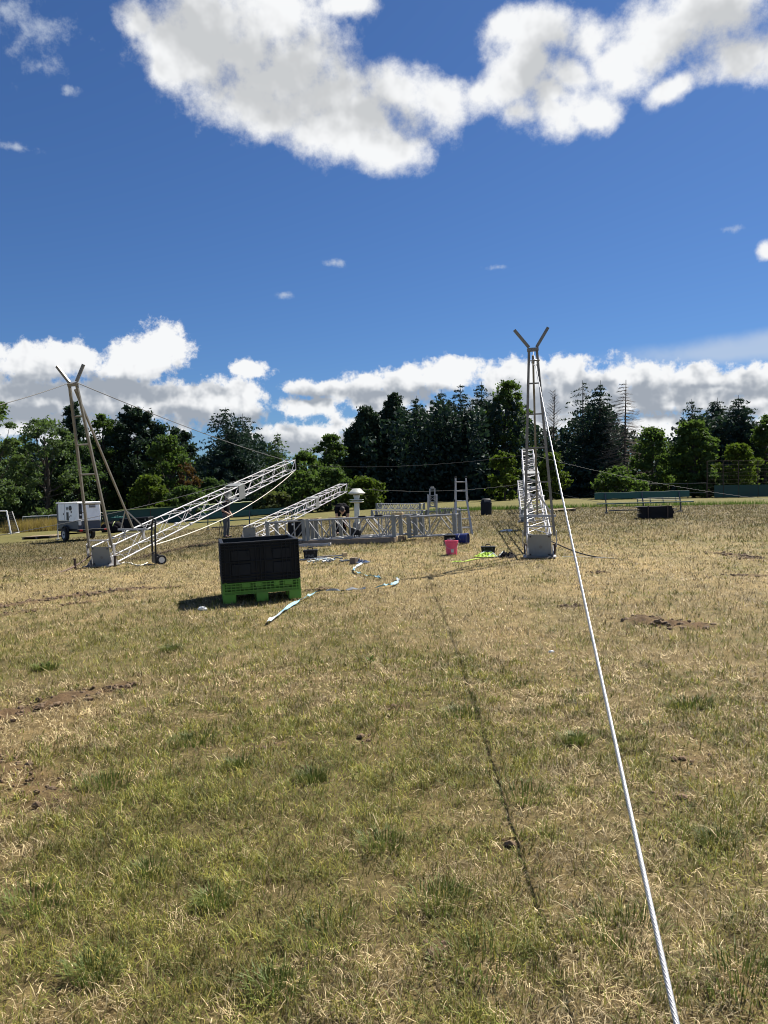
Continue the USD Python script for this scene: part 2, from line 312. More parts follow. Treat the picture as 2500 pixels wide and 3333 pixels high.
def painted(name, rough=0.8, trans=0.0, bump=True):
    """Colour from the mesh's own colour primvar (kinds of grass and soil)."""
    N = {'a': ('attribute', {'attribute': 'tone'}), 'p': ('principled_bsdf', {'roughness': rough, 'specular_ior_level': 0.25})}
    L = [('a.color', 'p.base_color')]; s = 'p.BSDF'
    if trans:
        N['t'] = ('translucent_bsdf', {}); N['x'] = ('mix_closure', {'fac': trans})
        L += [('a.color', 't.color'), ('p.BSDF', 'x.closure1'), ('t.BSDF', 'x.closure2')]; s = 'x.closure'
    return usdkit.material(stage, f'/World/Looks/{name}', N, L, surface=s)
BLADES = painted('grass_blades', 0.6, 0.3)
def ground_mat():
    N = {'g': ('geometry', {}), 'a': ('attribute', {'attribute': 'tone'}),
         'n1': ('noise_texture', {'scale': 9.0, 'detail': 8.0, 'roughness': 0.72}), 'n2': ('noise_texture', {'scale': 60.0, 'detail': 5.0, 'roughness': 0.7}),
         'mp': ('mapping', {'scale': (1.0, 0.35, 1.0)}), 'n3': ('noise_texture', {'scale': 1.1, 'detail': 6.0, 'roughness': 0.65}),
         'r1': ('rgb_ramp', {'ramp': [(0.25, (0.52, 0.50, 0.46)), (0.5, (0.95, 0.95, 0.95)), (0.75, (1.5, 1.46, 1.36))]}),
         'r2': ('rgb_ramp', {'ramp': [(0.25, (0.45, 0.42, 0.38)), (0.5, (0.95, 0.95, 0.93)), (0.78, (1.6, 1.58, 1.45))]}),
         'r3': ('rgb_ramp', {'ramp': [(0.3, (0.78, 0.82, 0.76)), (0.5, (1.0, 1.0, 1.0)), (0.7, (1.22, 1.17, 1.12))]}),
         'x1': ('mix', {'mix_type': 'multiply', 'fac': 1.0}), 'x2': ('mix', {'mix_type': 'multiply', 'fac': 1.0}), 'x3': ('mix', {'mix_type': 'multiply', 'fac': 1.0}),
         'b': ('bump', {'strength': 0.8, 'distance': 0.03}), 'p': ('principled_bsdf', {'roughness': 0.95, 'specular_ior_level': 0.1})}
    L = [('g.position', 'n1.vector'), ('g.position', 'n2.vector'), ('g.position', 'mp.vector'), ('mp.vector', 'n3.vector'), ('n1.fac', 'r1.fac'), ('n2.fac', 'r2.fac'), ('n3.fac', 'r3.fac'),
         ('a.color', 'x1.color1'), ('r1.color', 'x1.color2'), ('x1.color', 'x2.color1'), ('r2.color', 'x2.color2'), ('x2.color', 'x3.color1'), ('r3.color', 'x3.color2'), ('x3.color', 'p.base_color'),
         ('n1.fac', 'b.height'), ('b.normal', 'p.normal')]
    return usdkit.material(stage, '/World/Looks/ground_turf', N, L, surface='p.BSDF')
GROUND = ground_mat()
# ------------------------------------------------------------------ ground cover fields: where soil lies bare and where grass is green
RUTS = [  # polylines in the lens' pixels on the ground, half width in metres, strength
    ([(-60, 1985), (60, 1968), (180, 1948), (330, 1930), (470, 1915)], 0.19, 1.0), ([(-40, 2010), (60, 1995), (130, 1985)], 0.12, 0.8), ([(220, 1968), (300, 1960)], 0.10, 0.8), ([(500, 1916), (570, 1910)], 0.12, 0.7),
    ([(-80, 2355), (40, 2325), (140, 2300), (260, 2262), (400, 2236)], 0.14, 1.0), ([(-60, 2460), (30, 2500), (120, 2560), (170, 2620)], 0.12, 0.6), ([(2065, 2020), (2150, 2032), (2280, 2040)], 0.16, 1.0), ([(2085, 2008), (2130, 2014)], 0.10, 1.0),
    ([(2335, 1800), (2400, 1808), (2470, 1822)], 0.18, 0.9), ([(2375, 1872), (2480, 1876)], 0.13, 0.9), ([(1835, 1978), (1905, 1972)], 0.10, 0.8), ([(1930, 1866), (1965, 1863)], 0.10, 0.9),
    ([(90, 1832), (180, 1818)], 0.15, 0.8), ([(430, 1822), (520, 1800), (620, 1778), (720, 1762)], 0.2, 0.7), ([(1275, 2310), (1320, 2300)], 0.06, 0.8), ([(1180, 2412), (1210, 2405)], 0.05, 0.6), ([(850, 2440), (900, 2425)], 0.06, 0.7),
    ([(1000, 1925), (1060, 1915)], 0.1, 0.8), ([(2140, 2620), (2200, 2590)], 0.08, 0.5), ([(1640, 2755), (1680, 2748)], 0.04, 0.8), ([(1400, 3090), (1440, 3100)], 0.03, 0.7), ([(2230, 2480), (2290, 2470)], 0.05, 0.6), ([(1480, 1712), (1560, 1706)], 0.3, 0.5)]
RUTW = [([ground_at(*q) for q in pts], w, s) for pts, w, s in RUTS]
def soil_field(x, y):
    x, y = np.asarray(x, float), np.asarray(y, float); out = np.zeros(x.shape)
    wob = meshkit.fbm(np.stack([x * 3.1, y * 3.1, x * 0 + 7.7], -1), 3, 11)
    for pts, w, s in RUTW:
        d = np.full(x.shape, 1e9)
        for a, b in zip(pts[:-1], pts[1:]):
            ab = (b - a)[:2]; t = np.clip(((x - a[0]) * ab[0] + (y - a[1]) * ab[1]) / (ab @ ab + 1e-9), 0, 1)
            d = np.minimum(d, np.hypot(x - a[0] - t * ab[0], y - a[1] - t * ab[1]))
        out = np.maximum(out, s * np.clip(1.65 - d / w - 1.9 * (wob - 0.35), 0, 1))
    return out
GREENS = [(450, 2085, 2.6, 0.7), (150, 2080, 2.2, 0.55), (900, 2080, 1.6, 0.4), (650, 2480, 0.9, 0.6), (1000, 2560, 0.8, 0.65), (450, 2560, 0.7, 0.5), (1300, 2650, 0.6, 0.5), (2250, 2200, 2.0, 0.45), (1480, 2250, 0.9, 0.4), (2350, 2600, 0.8, 0.45), (700, 3100, 0.35, 0.5),
          (200, 3050, 0.5, 0.45), (1100, 3000, 0.4, 0.5), (2380, 3000, 0.5, 0.35), (1750, 2950, 0.4, 0.35), (300, 2750, 0.5, 0.4), (1500, 2450, 0.7, 0.35),
          (1200, 2250, 1.3, -0.45), (700, 2210, 1.0, -0.3), (1250, 1900, 4.0, -0.5), (300, 1900, 4.0, -0.6), (2200, 1880, 4.0, -0.4), (2050, 2560, 0.7, -0.5), (1350, 2850, 0.3, -0.4), (100, 1800, 4.0, 0.25), (2000, 2250, 0.8, -0.2), (1050, 3250, 0.25, -0.4), (60, 2640, 0.5, -0.5), (120, 2320, 0.9, -0.6)]
GREENW = [(ground_at(px, py), r, a) for px, py, r, a in GREENS]
def green_field(x, y):
    x, y = np.asarray(x, float), np.asarray(y, float)
    n = meshkit.fbm(np.stack([x * 0.8, y * 0.8, x * 0], -1), 4, 5); n2 = meshkit.fbm(np.stack([x * 4.2, y * 4.2, x * 0 + 2], -1), 3, 8)
    n3 = meshkit.fbm(np.stack([x * 12, y * 12, x * 0 + 6], -1), 2, 9); g = 0.30 + 1.2 * (n - 0.5) + 1.4 * (n2 - 0.5) + 1.4 * (n3 - 0.5)
    for p, r, a in GREENW: g = g + 0.75 * a * np.exp(-((x - p[0]) ** 2 + ((y - p[1]) * 0.8) ** 2) / (r * r))
    return np.clip(g, 0, 1)
STRAW, OLIVE, FARGR, DIRT, THATCH = np.array([0.252, 0.196, 0.097]), np.array([0.12, 0.118, 0.046]), np.array([0.125, 0.116, 0.044]), np.array([0.095, 0.063, 0.036]), np.array([0.112, 0.083, 0.040])
def ground_tone(x, y, bare=False):
    g, s = green_field(x, y)[..., None], soil_field(x, y)[..., None]
    d = np.hypot(x, y)[..., None]
    base = STRAW * (1 - g) + OLIVE * g
    mid = np.clip((d - 20) / 9, 0, 1); base = base * (1 - mid) + mid * (0.35 * base + 0.65 * np.array([0.105, 0.088, 0.045]))
    far = np.clip((d - 43 + 4 * (meshkit.noise(np.stack([x * .2, y * .2, x * 0], -1), 4)[..., None] - .5)) / 5, 0, 1); base = base * (1 - far) + far * FARGR
    under = np.clip(1 - (d - 6) / 9, 0, 1); base = base * (1 - under) + under * (0.25 * base + 0.75 * THATCH)    # below the blades lies brown thatch
    return base * (1 - s) + DIRT * s

def build_ground():
    def axis(segs):
        out = []
        for a, b, st in segs: out.append(np.arange(a, b, st))
        return np.concatenate(out + [[segs[-1][1]]])
    xs = axis([(-700, -100, 60), (-100, -40, 4), (-40, -12, 0.8), (-12, -5.5, 0.22), (-5.5, 5.5, 0.07), (5.5, 12, 0.22), (12, 40, 0.8), (40, 100, 4), (100, 700, 60)])
    ys = axis([(-200, -20, 30), (-20, 1, 1.5), (1, 9, 0.06), (9, 16, 0.13), (16, 24, 0.25), (24, 60, 0.9), (60, 110, 4), (110, 900, 60)])
    X, Y = np.meshgrid(xs, ys, indexing='ij')
    Z = gz(X, Y)
    n = meshkit.fbm(np.stack([X * 9, Y * 9, X * 0], -1), 3, 21) - 0.5
    s = soil_field(X, Y)
    near = np.clip((26 - np.hypot(X, Y)) / 10, 0, 1)
    Z = Z + near * (0.022 * n + s * (0.09 * n + 0.015))
    nx, ny = X.shape
    i, j = np.meshgrid(np.arange(nx - 1), np.arange(ny - 1), indexing='ij')
    q = np.stack([i * ny + j, (i + 1) * ny + j, (i + 1) * ny + j + 1, i * ny + j + 1], -1).reshape(-1, 4)
    v = np.stack([X, Y, Z], -1).reshape(-1, 3)
    p = single('ground', (v, np.vstack([q[:, [0, 1, 2]], q[:, [0, 2, 3]]])), GROUND, label='dry straw coloured playing field with olive green patches and torn brown ruts', kind='structure', smooth=True)
    primvar(p, 'tone', ground_tone(X, Y).reshape(-1, 3), True)
build_ground()

def grass():
    rng = np.random.default_rng(11)
    def ring(d0, d1, dens, k, half=0.62, inner=0.0):
        # positions with an area density dens * (d0 / d) ** k
        n_try = int(dens * (half - inner) * (d1 * d1 - d0 * d0)); d = np.sqrt(rng.uniform(d0 * d0, d1 * d1, n_try))
        d = d[rng.uniform(size=n_try) < (d0 / d) ** k]; a = rng.uniform(inner, half, len(d)) * rng.choice([-1, 1], len(d))
        return d * np.sin(a), d * np.cos(a)
    def blades(name, label, x, y, lo, hi, wide, segs, lie):
        # tufting: pull the blades towards clump centres
        c = np.stack([meshkit.noise(np.stack([x * 7, y * 7, x * 0 + k], -1), 30 + k) - 0.5 for k in (0, 1)], -1)
        x, y = x + c[:, 0] * 0.07, y + c[:, 1] * 0.07
        s = soil_field(x, y); g = green_field(x, y)
        patch = meshkit.fbm(np.stack([x * 3.4, y * 3.4, x * 0 + 9], -1), 3, 41)
        keep = rng.uniform(size=len(x)) > np.clip(s * 1.05, 0, 0.97); keep &= rng.uniform(size=len(x)) < np.clip(0.35 + 1.3 * (patch - 0.2), 0.15, 1)
        x, y, g, patch = x[keep], y[keep], g[keep], patch[keep]; n = len(x); d = np.hypot(x, y)
        green = rng.uniform(size=n) < g * 0.85 + 0.03
        ln = rng.uniform(lo, hi, n) * (0.65 + 0.75 * patch) * np.where(green, 1.1, 0.95)
        flat = np.where(green, rng.uniform(0.15, 1.25, n), rng.uniform(0.3, 1.55, n)) * lie
        stem = rng.uniform(size=n) < 0.045; ln = np.where(stem & ~green, ln * rng.uniform(1.6, 3.0, n), ln); flat = np.where(stem & ~green, rng.uniform(1.0, 1.6, n), flat)
        az = rng.uniform(0, 2 * np.pi, n); bend = rng.uniform(0.1, 0.9, n)
        dirh = np.stack([np.cos(az), np.sin(az), 0 * az], -1)
        side = np.stack([-np.sin(az + rng.uniform(-.6, .6, n)), np.cos(az), 0 * az], -1)
        w = np.maximum(wide, d * 0.00105) * rng.uniform(0.6, 1.15, n) * np.where(green, 1.0, 0.85)
        base = np.stack([x, y, gz(x, y) + 0.006], -1)
        a0 = np.minimum(flat, 1.42)[:, None]; a1 = np.minimum(flat + bend, 1.75)[:, None]
        mid = base + (np.sin(a0) * dirh + np.cos(a0) * np.array([0, 0, 1.0])) * (ln * 0.55)[:, None]
        tip = mid + (np.sin(a1) * dirh + np.cos(a1) * np.array([0, 0, 1.0])) * (ln * 0.45)[:, None]
        tip[:, 2] = np.maximum(tip[:, 2], base[:, 2] + 0.004)
        W = (w / 2)[:, None] * side
        tone = rng.uniform(size=n)[:, None]
        hue = rng.uniform(size=n)[:, None]; gcol = (np.array([0.086, 0.112, 0.024]) * (1 - hue) + np.array([0.190, 0.165, 0.036]) * hue) * (0.75 + 1.15 * tone)
        scol = np.array([0.240, 0.188, 0.090]) * (1 - tone ** 1.5) + np.array([0.80, 0.665, 0.40]) * tone ** 1.5
        dead = rng.uniform(size=n) < 0.30; scol = np.where(dead[:, None], np.array([0.135, 0.097, 0.046]) * (0.7 + 0.6 * tone), scol)
        col = np.where(green[:, None], gcol, scol) * (1 - 0.24 * np.clip((d - 7) / 4, 0, 1) - 0.28 * np.clip((d - 18) / 8, 0, 1))[:, None]; blend = 0.55 * np.clip((d - 14) / 10, 0, 1)[:, None]; col = col * (1 - blend) + blend * ground_tone(x, y)
        clump = meshkit.fbm(np.stack([x * 11, y * 11, x * 0 + 5], -1), 2, 52)[:, None]; col = col * (0.26 + 1.56 * clump)
        if segs == 2:
            v = np.stack([base - W, base + W, mid - W * 0.85, mid + W * 0.85, tip], 1).reshape(-1, 3); k = 5
            f = np.array([[0, 1, 3], [0, 3, 2], [2, 3, 4]])
        else:
            v = np.stack([base - W, base + W, mid + (tip - mid) * 0.8], 1).reshape(-1, 3); k = 3
            f = np.array([[0, 1, 2]])
        F_ = (f[None] + (np.arange(n) * k)[:, None, None]).reshape(-1, 3)
        p = single(name, (v, F_), BLADES, label=label, cat='grass', kind='stuff')
        primvar(p, 'tone', np.repeat(col, k, 0), True); return n
    n = 0
    x, y = ring(1.1, 3.2, 26000, 0.7, 0.66); n += blades('near_grass', 'short mixed dry and green grass blades at the front of the field', x, y, 0.021, 0.060, 0.0031, 2, 1.0)
    x, y = ring(3.2, 7.0, 12500, 1.5); n += blades('middle_grass', 'short dry and green turf in the middle foreground', x, y, 0.023, 0.062, 0.0037, 2, 1.0)
    x, y = ring(7.0, 20.0, 2600, 1.5); n += blades('far_grass', 'dry straw coloured turf around the crate and the trusses', x, y, 0.035, 0.085, 0.006, 1, 0.85)
    x, y = ring(20.0, 46.0, 420, 1.6); n += blades('distant_grass', 'thin dull brown turf beyond the trusses', x, y, 0.05, 0.11, 0.01, 1, 0.7)
    x, y = ring(1.0, 12.0, 19000, 1.3, 1.25, 0.62); n += blades('side_grass', 'dry and green turf to the left and right of the view', x, y, 0.03, 0.08, 0.0055, 1, 0.9)
    return n
grass()

def tufts():
    rng = np.random.default_rng(31); V, C = [], []
    spots = [(700, 2950), (1050, 3060), (300, 3180), (780, 2500), (480, 2850), (2000, 3040), (1560, 3150), (120, 2950), (1020, 2540), (1250, 2760), (640, 2420), (2330, 2750), (1880, 2420), (1700, 2600), (350, 2560), (900, 3230), (2400, 3200), (1420, 2950), (150, 2180), (560, 2120), (1500, 2330), (2250, 2300)]
    for px, py in spots:
        p = ground_at(px, py); n = int(rng.uniform(90, 200)); rad = rng.uniform(.05, .13); d = np.hypot(p[0], p[1])
        a, r = rng.uniform(0, 6.3, n), rad * np.sqrt(rng.uniform(0, 1, n)); b = np.stack([p[0] + r * np.cos(a) * 1.4, p[1] + r * np.sin(a), 0 * a], 1); b[:, 2] = gz(b[:, 0], b[:, 1]) + .005
        out = np.stack([np.cos(a), np.sin(a), 0 * a], 1) * (.25 + .6 * r / rad)[:, None] + rng.normal(0, .25, (n, 3)) * [1, 1, .1]; ln = rng.uniform(.04, .095, n)[:, None]
        mid = b + (out * .4 + [0, 0, .85]) * ln * .6; tp = mid + (out * 1.0 + [0, 0, .35]) * ln * .5; w = np.stack([-np.sin(a), np.cos(a), 0 * a], 1) * max(.0022, d * .0006)
        V.append(np.stack([b - w, b + w, mid - w * .8, mid + w * .8, tp], 1).reshape(-1, 3)); k = rng.uniform(size=n)[:, None]; C.append(np.repeat((np.array([.075, .115, .026]) * (1 - k) + np.array([.15, .17, .04]) * k) * rng.uniform(.8, 1.2), 5, 0))
    V, C = np.vstack(V), np.vstack(C); m_ = len(V) // 5
    f = np.array([[0, 1, 3], [0, 3, 2], [2, 3, 4]])[None] + (np.arange(m_) * 5)[:, None, None]
    primvar(single('grass_tufts', (V, f.reshape(-1, 3)), BLADES, label='taller bright green tufts dotted over the front of the field', cat='grass', kind='stuff'), 'tone', C, True)
tufts()

def clods():
    rng = np.random.default_rng(5); ico = trimesh.creation.icosphere(0); V, Fc = np.array(ico.vertices), np.array(ico.faces); mb = MB()
    for pts, w, s in RUTW:
        L = sum(np.linalg.norm((b - a)[:2]) for a, b in zip(pts[:-1], pts[1:]))
        for _ in range(int(20 + L * 190 * s * s) if w > .09 else 9):
            k = rng.integers(len(pts) - 1); t = rng.uniform(); p = pts[k] * (1 - t) + pts[k + 1] * t
            q = p[:2] + rng.normal(0, w * 0.75, 2); r = (0.004 + 0.022 * rng.uniform() ** 3) * (1.2 if w > 0.14 else 0.8)
            v = V * (r * rng.uniform(0.6, 1.4, 3) * np.array([1.3, 1.3, 0.8])) * (1 + 0.5 * (rng.uniform(size=(len(V), 1)) - 0.5))
            mb.add(v + [q[0], q[1], float(gz(q[0], q[1])) + r * 0.15 + 0.012], Fc)
    single('soil_clods', mb, SOIL, label='loose brown clods of soil and torn turf along the wheel ruts', cat='soil', kind='stuff')
clods()

# ------------------------------------------------------------------ trees
def leaves(c, size, rng, aspect=0.6, down=0.0):
    """One small rhombus per point."""
    n = len(c); u = rng.normal(size=(n, 3)); u[:, 2] = u[:, 2] * (1 - down) - 1.2 * down; u /= np.linalg.norm(u, axis=1, keepdims=True)
    w = np.cross(u, rng.normal(size=(n, 3))); w /= np.linalg.norm(w, axis=1, keepdims=True) + 1e-9
    s = (size * rng.uniform(0.6, 1.3, n))[:, None] if np.ndim(size) == 0 else (size * rng.uniform(0.7, 1.2, n))[:, None]
    v = np.stack([c - u * s * .5, c + w * s * aspect * .5, c + u * s * .5, c - w * s * aspect * .5], 1).reshape(-1, 3)
    f = np.array([[0, 1, 2], [0, 2, 3]])[None] + (np.arange(n) * 4)[:, None, None]
    return v, f.reshape(-1, 3)
def limb(mb, p0, p1, r0_, r1_, rng, bow=0.1, sides=5, n=4):
    t = np.linspace(0, 1, n)[:, None]; off = rng.normal(size=3) * bow * np.linalg.norm(np.subtract(p1, p0)) * 0.5
    mb.path(np.asarray(p0) * (1 - t) + np.asarray(p1) * t + off * np.sin(np.pi * t), np.linspace(r0_, r1_, n), sides)
def broadleaf(h, w, seed, low=0.18, clumps=100, per=115, leaf=0.27, airy=0.0, lean=0.0):
    rng = np.random.default_rng(seed); tr, pts = MB(), []
    z0 = h * low; top = np.array([lean, 0, h * 0.86])
    limb(tr, (0, 0, -0.4), top, 0.028 * h, 0.004 * h, rng, 0.05, 7, 8)
    for k in range(clumps):
        t = rng.uniform(0, 1) ** 0.85; z = z0 + (h - z0) * t
        env = (math.sin(math.pi * min(0.12 + 0.86 * t, 1)) ** 0.6) * (0.80 + 0.35 * rng.uniform())
        a = rng.uniform(0, 2 * np.pi); rad = w / 2 * env * math.sqrt(rng.uniform(0.12, 1))
        c = np.array([rad * math.cos(a) + lean * t, rad * math.sin(a), z])
        cr = w * rng.uniform(0.05, 0.125) * (1 - 0.3 * airy)
        m_ = int(per * rng.uniform(0.5, 1.4)); q = rng.normal(size=(m_, 3)); q /= np.linalg.norm(q, axis=1, keepdims=True); q *= (rng.uniform(0.2, 1, m_) ** 0.6 * np.where(rng.uniform(size=m_) < .16, 1.7, 1.0))[:, None]
        pts.append(c + q * cr * np.array([1.15, 1.15, 0.75]))
        if k % 4 == 0: limb(tr, (lean * t * .6, 0, max(z * 0.62, z0 * 0.7)), c, 0.006 * h, 0.0015 * h, rng, 0.18)
    # twigs that break the outline
    return tr, leaves(np.vstack(pts), leaf, rng)
def spruce(h, w, seed, low=0.05, thick=1.0, leaf=0.5, ragged=0.25, droop=0.35):
    rng = np.random.default_rng(seed); tr, pts, sz = MB(), [], []
    limb(tr, (0, 0, -0.4), (0, 0, h), 0.018 * h, 0.002 * h, rng, 0.01, 6, 6)
    z = h * low
    while z < h * 0.985:
        t = (z / h - low) / (1 - low); R = w * 0.92 * ((1 - t) ** 0.64) + 0.16
        for k in range(max(3, int((5 + 4 * (1 - t)) * thick))):
            a = rng.uniform(0, 2 * np.pi); L = R * rng.uniform(1 - ragged * 1.6, 1 + ragged * 0.7)
            m_ = max(4, int(L * 9 * thick)); s = rng.uniform(0.05, 1, m_) ** 0.8
            dirh = np.array([math.cos(a), math.sin(a)]); sag = droop * rng.uniform(0.6, 1.4)
            zz = z + L * (0.12 * s - sag * s * s) + 0.10 * L * s ** 4
            spread = rng.normal(size=(m_, 2)) * (0.10 * L * (1.1 - s) + 0.06)[:, None]
            pts.append(np.column_stack([dirh[0] * L * s - dirh[1] * spread[:, 0], dirh[1] * L * s + dirh[0] * spread[:, 0], zz - np.abs(spread[:, 1])])); sz.append(np.full(m_, leaf * (0.55 + 0.5 * (1 - t))))
            if k < 2: tr.tube((0, 0, z), (dirh[0] * L * .8, dirh[1] * L * .8, z + L * (0.1 - sag * .64)), 0.02, 3, 0.008)
        z += h * 0.030 * rng.uniform(0.7, 1.3)
    return tr, leaves(np.vstack(pts), np.concatenate(sz), rng, 0.42, 0.45)
def pine(h, w, seed, low=0.22, leaf=0.42, dens=1.0):
    rng = np.random.default_rng(seed); tr, pts = MB(), []
    limb(tr, (0, 0, -0.4), (0.02 * h, 0, h * 0.97), 0.02 * h, 0.003 * h, rng, 0.03, 6, 6)
    z = h * low
    while z < h:
        t = (z / h - low) / (1 - low); R = w / 2 * (math.sin(math.pi * (0.2 + 0.78 * t) ** 0.9) ** 0.75)
        for k in range(int(5 * dens)):
            a = rng.uniform(0, 2 * np.pi); L = R * rng.uniform(0.4, 1.2); up = rng.uniform(-0.05, 0.4) + 0.2 * t
            end = np.array([math.cos(a) * L, math.sin(a) * L, z + up * L]); tr.tube((0.01 * h, 0, z), end, 0.03, 3, 0.01)
            for s in (0.55, 0.75, 0.92, 1.02):
                m_ = int(30 * dens * rng.uniform(0.5, 1.3)); c = np.array([0.01 * h, 0, z]) * (1 - s) + end * s
                q = rng.normal(size=(m_, 3)); q *= np.array([0.50, 0.50, 0.34]) * (0.26 + 0.10 * L)
                pts.append(c + q + [0, 0, rng.normal(0, .28)])
        z += h * 0.05 * rng.uniform(0.5, 1.5)
    return tr, leaves(np.vstack(pts), leaf, rng, 0.4)
def bare(h, w, seed, low=0.15, up=0.35, dens=1.0, spread=1.0):
    rng = np.random.default_rng(seed); tr, tw = MB(), MB()
    limb(tr, (0, 0, -0.4), (0.02 * h, 0, h), 0.014 * h, 0.002 * h, rng, 0.02, 6, 6)
    z = h * low
    while z < h * 0.98:
        t = (z / h - low) / (1 - low); R = w / 2 * ((1 - t) ** 0.8) + 0.15
        for k in range(int(5 * dens)):
            a = rng.uniform(0, 2 * np.pi); L = R * rng.uniform(0.5, 1.15); s = np.linspace(0, 1, 5)
            line = np.column_stack([np.cos(a) * L * s * spread, np.sin(a) * L * s * spread, z + L * (up * s + rng.uniform(-.1, .15) * s * s)]); tw.path(line, np.linspace(0.024, 0.007, 5), 3, False)
            for s_ in rng.uniform(0.3, 0.95, 5):
                b = a + rng.choice([-1, 1]) * rng.uniform(.4, .9); l2 = L * 0.33 * rng.uniform(.5, 1.2); p = np.array([np.cos(a) * L * s_ * spread, np.sin(a) * L * s_ * spread, z + L * up * s_])
                tw.tube(p, p + [np.cos(b) * l2, np.sin(b) * l2, l2 * rng.uniform(-.1, .6)], 0.009, 3, 0.005)
        z += h * 0.027
    return tr, tw
def plant_tree(name, label, cat, px, top, Y, wpx, kind, look, seed, group=None, bark=None, **kw):
    """A tree whose foot stands at distance Y under the lens' column px, whose top reaches the row top and whose crown is wpx wide there."""
    t = at(px, top, Y); base = on_ground(t[0], Y); h = t[2] - base[2]; w = wpx / F * Y
    tr, cr = {'b': broadleaf, 's': spruce, 'p': pine, 'x': bare}[kind](h, w, seed, **kw)
    th = thing(name, label, cat, mat4(base), group)
    part(th, 'trunk', tr, bark or BARK, 40)
    part(th, 'branches' if kind == 'x' else 'crown', cr, (bark or DEADBARK) if kind == 'x' else LEAF[look]); return th
T = plant_tree
T('locust_tree', 'airy pale locust tree cut by the left edge of the view above the goal', 'tree', -25, 1318, 62, 210, 'b', 'locust', 101, airy=0.6, clumps=80, per=90)
T('locust_tree', 'feathery locust tree left of the leaning left raising frame', 'tree', 140, 1372, 70, 260, 'b', 'locust', 102, airy=0.7, clumps=110, per=85, low=0.1)
T('pine_tree', 'narrow pine tip rising directly behind the left raising frame', 'tree', 232, 1322, 84, 110, 'p', 'pine', 103, dens=1.2, low=0.3)
T('broadleaf_tree', 'rounded green tree between the left raising frame and the spreading pine', 'tree', 335, 1352, 78, 130, 'b', 'mid', 104, low=0.1)
T('pine_tree', 'tall spreading dark pine with level tufted arms, left of the sky gap', 'tree', 440, 1340, 80, 215, 'p', 'pine', 105, dens=1.7, low=0.15)
T('pine_tree', 'lower pine arm reaching over the gap right of the spreading pine', 'tree', 575, 1408, 76, 150, 'p', 'pine', 106, dens=1.3, low=0.3)
T('broadleaf_tree', 'yellowish green tree standing in front of the spreading pine', 'tree', 545, 1428, 68, 150, 'b', 'mid', 107, low=0.12)
T('broadleaf_tree', 'dark broadleaf tree at far left behind the soccer goal', 'tree', 30, 1450, 72, 220, 'b', 'dark', 108, low=0.05, clumps=100)
T('broadleaf_tree', 'dark tree filling the row behind the white generator', 'tree', 245, 1440, 74, 190, 'b', 'dark', 109, low=0.05, clumps=100)
T('dead_bush', 'reddish brown dead bush under the gap in the trees', 'bush', 605, 1510, 66, 110, 'b', 'brown', 110, low=0.1, clumps=40, per=50, leaf=0.22)
T('spruce_tree', 'dark spruce with two tops and drooping arms above the left truss mast', 'tree', 735, 1326, 74, 200, 's', 'spruce', 111, thick=1.5, ragged=0.4, low=0.03)
T('spruce_tree', 'slightly shorter second spruce joined to the right of the two topped one', 'tree', 790, 1346, 77, 190, 's', 'spruce', 112, thick=1.4, ragged=0.35, low=0.03)
T('vine_tree', 'dead trunk wrapped in dark vine above the tip of the left mast', 'tree', 903, 1408, 70, 95, 's', 'dark', 113, thick=1.5, ragged=0.5, leaf=0.4, low=0.02)
T('broadleaf_tree', 'green tree just right of the tip of the left mast', 'tree', 990, 1474, 72, 140, 'b', 'mid', 114, low=0.05)
T('broadleaf_tree', 'taller green tree with a ragged top above the second mast', 'tree', 1075, 1420, 78, 120, 'b', 'mid', 115, low=0.08)
T('pine_tree', 'leftmost dark pine of the tall central group', 'tree', 1188, 1336, 82, 140, 'p', 'pine', 116, dens=1.9, low=0.08)
T('pine_tree', 'tufted pine above the mushroom capped post', 'tree', 1281, 1298, 84, 130, 'p', 'pine', 117, dens=1.9, low=0.08)
T('spruce_tree', 'dark spruce second from the left in the dense central wall', 'tree', 1355, 1288, 85, 150, 's', 'spruce', 118, thick=1.4)
T('spruce_tree', 'broad dark spruce in the middle of the central wall', 'tree', 1436, 1268, 86, 160, 's', 'spruce', 119, thick=1.4)
T('spruce_tree', 'tall dark spruce above the stepladder', 'tree', 1498, 1250, 84, 140, 's', 'spruce', 120, thick=1.4)
T('spruce_tree', 'sharply pointed spruce left of the round topped tree', 'tree', 1567, 1242, 86, 130, 's', 'spruce', 121, thick=1.4)
T('broadleaf_tree', 'tall round topped tree just left of the right raising frame', 'tree', 1652, 1246, 84, 150, 'b', 'mid', 122, low=0.12, clumps=110)
T('bare_tree', 'leafless grey tree seen right of the right raising frame', 'tree', 1800, 1268, 82, 110, 'x', None, 123, low=0.35, up=0.9, dens=1.3)
T('spruce_tree', 'thin topped spruce right of the steel rope with open branches', 'tree', 1897, 1238, 80, 150, 's', 'spruce', 124, thick=0.9, ragged=0.35)
T('spruce_tree', 'dense dark spruce beside the leafless spruce', 'tree', 1954, 1238, 80, 120, 's', 'spruce', 125, thick=1.6)
T('dead_spruce', 'tall leafless dead spruce with fine brown twigs against the clouds', 'tree', 2030, 1236, 76, 225, 'x', None, 126, low=0.10, up=-0.22, dens=2.4)
T('broadleaf_tree', 'low green tree right of the leafless dead spruce', 'tree', 2128, 1398, 72, 150, 'b', 'mid', 127, low=0.03, clumps=100)
T('broadleaf_tree', 'big mid green rounded tree behind the right green bench', 'tree', 2256, 1370, 68, 150, 'b', 'mid', 128, low=0.02, clumps=140, leaf=0.3)
T('spruce_tree', 'spruce with open side arms, leftmost of the far right group', 'tree', 2252, 1298, 82, 120, 's', 'spruce', 129, thick=1.1)
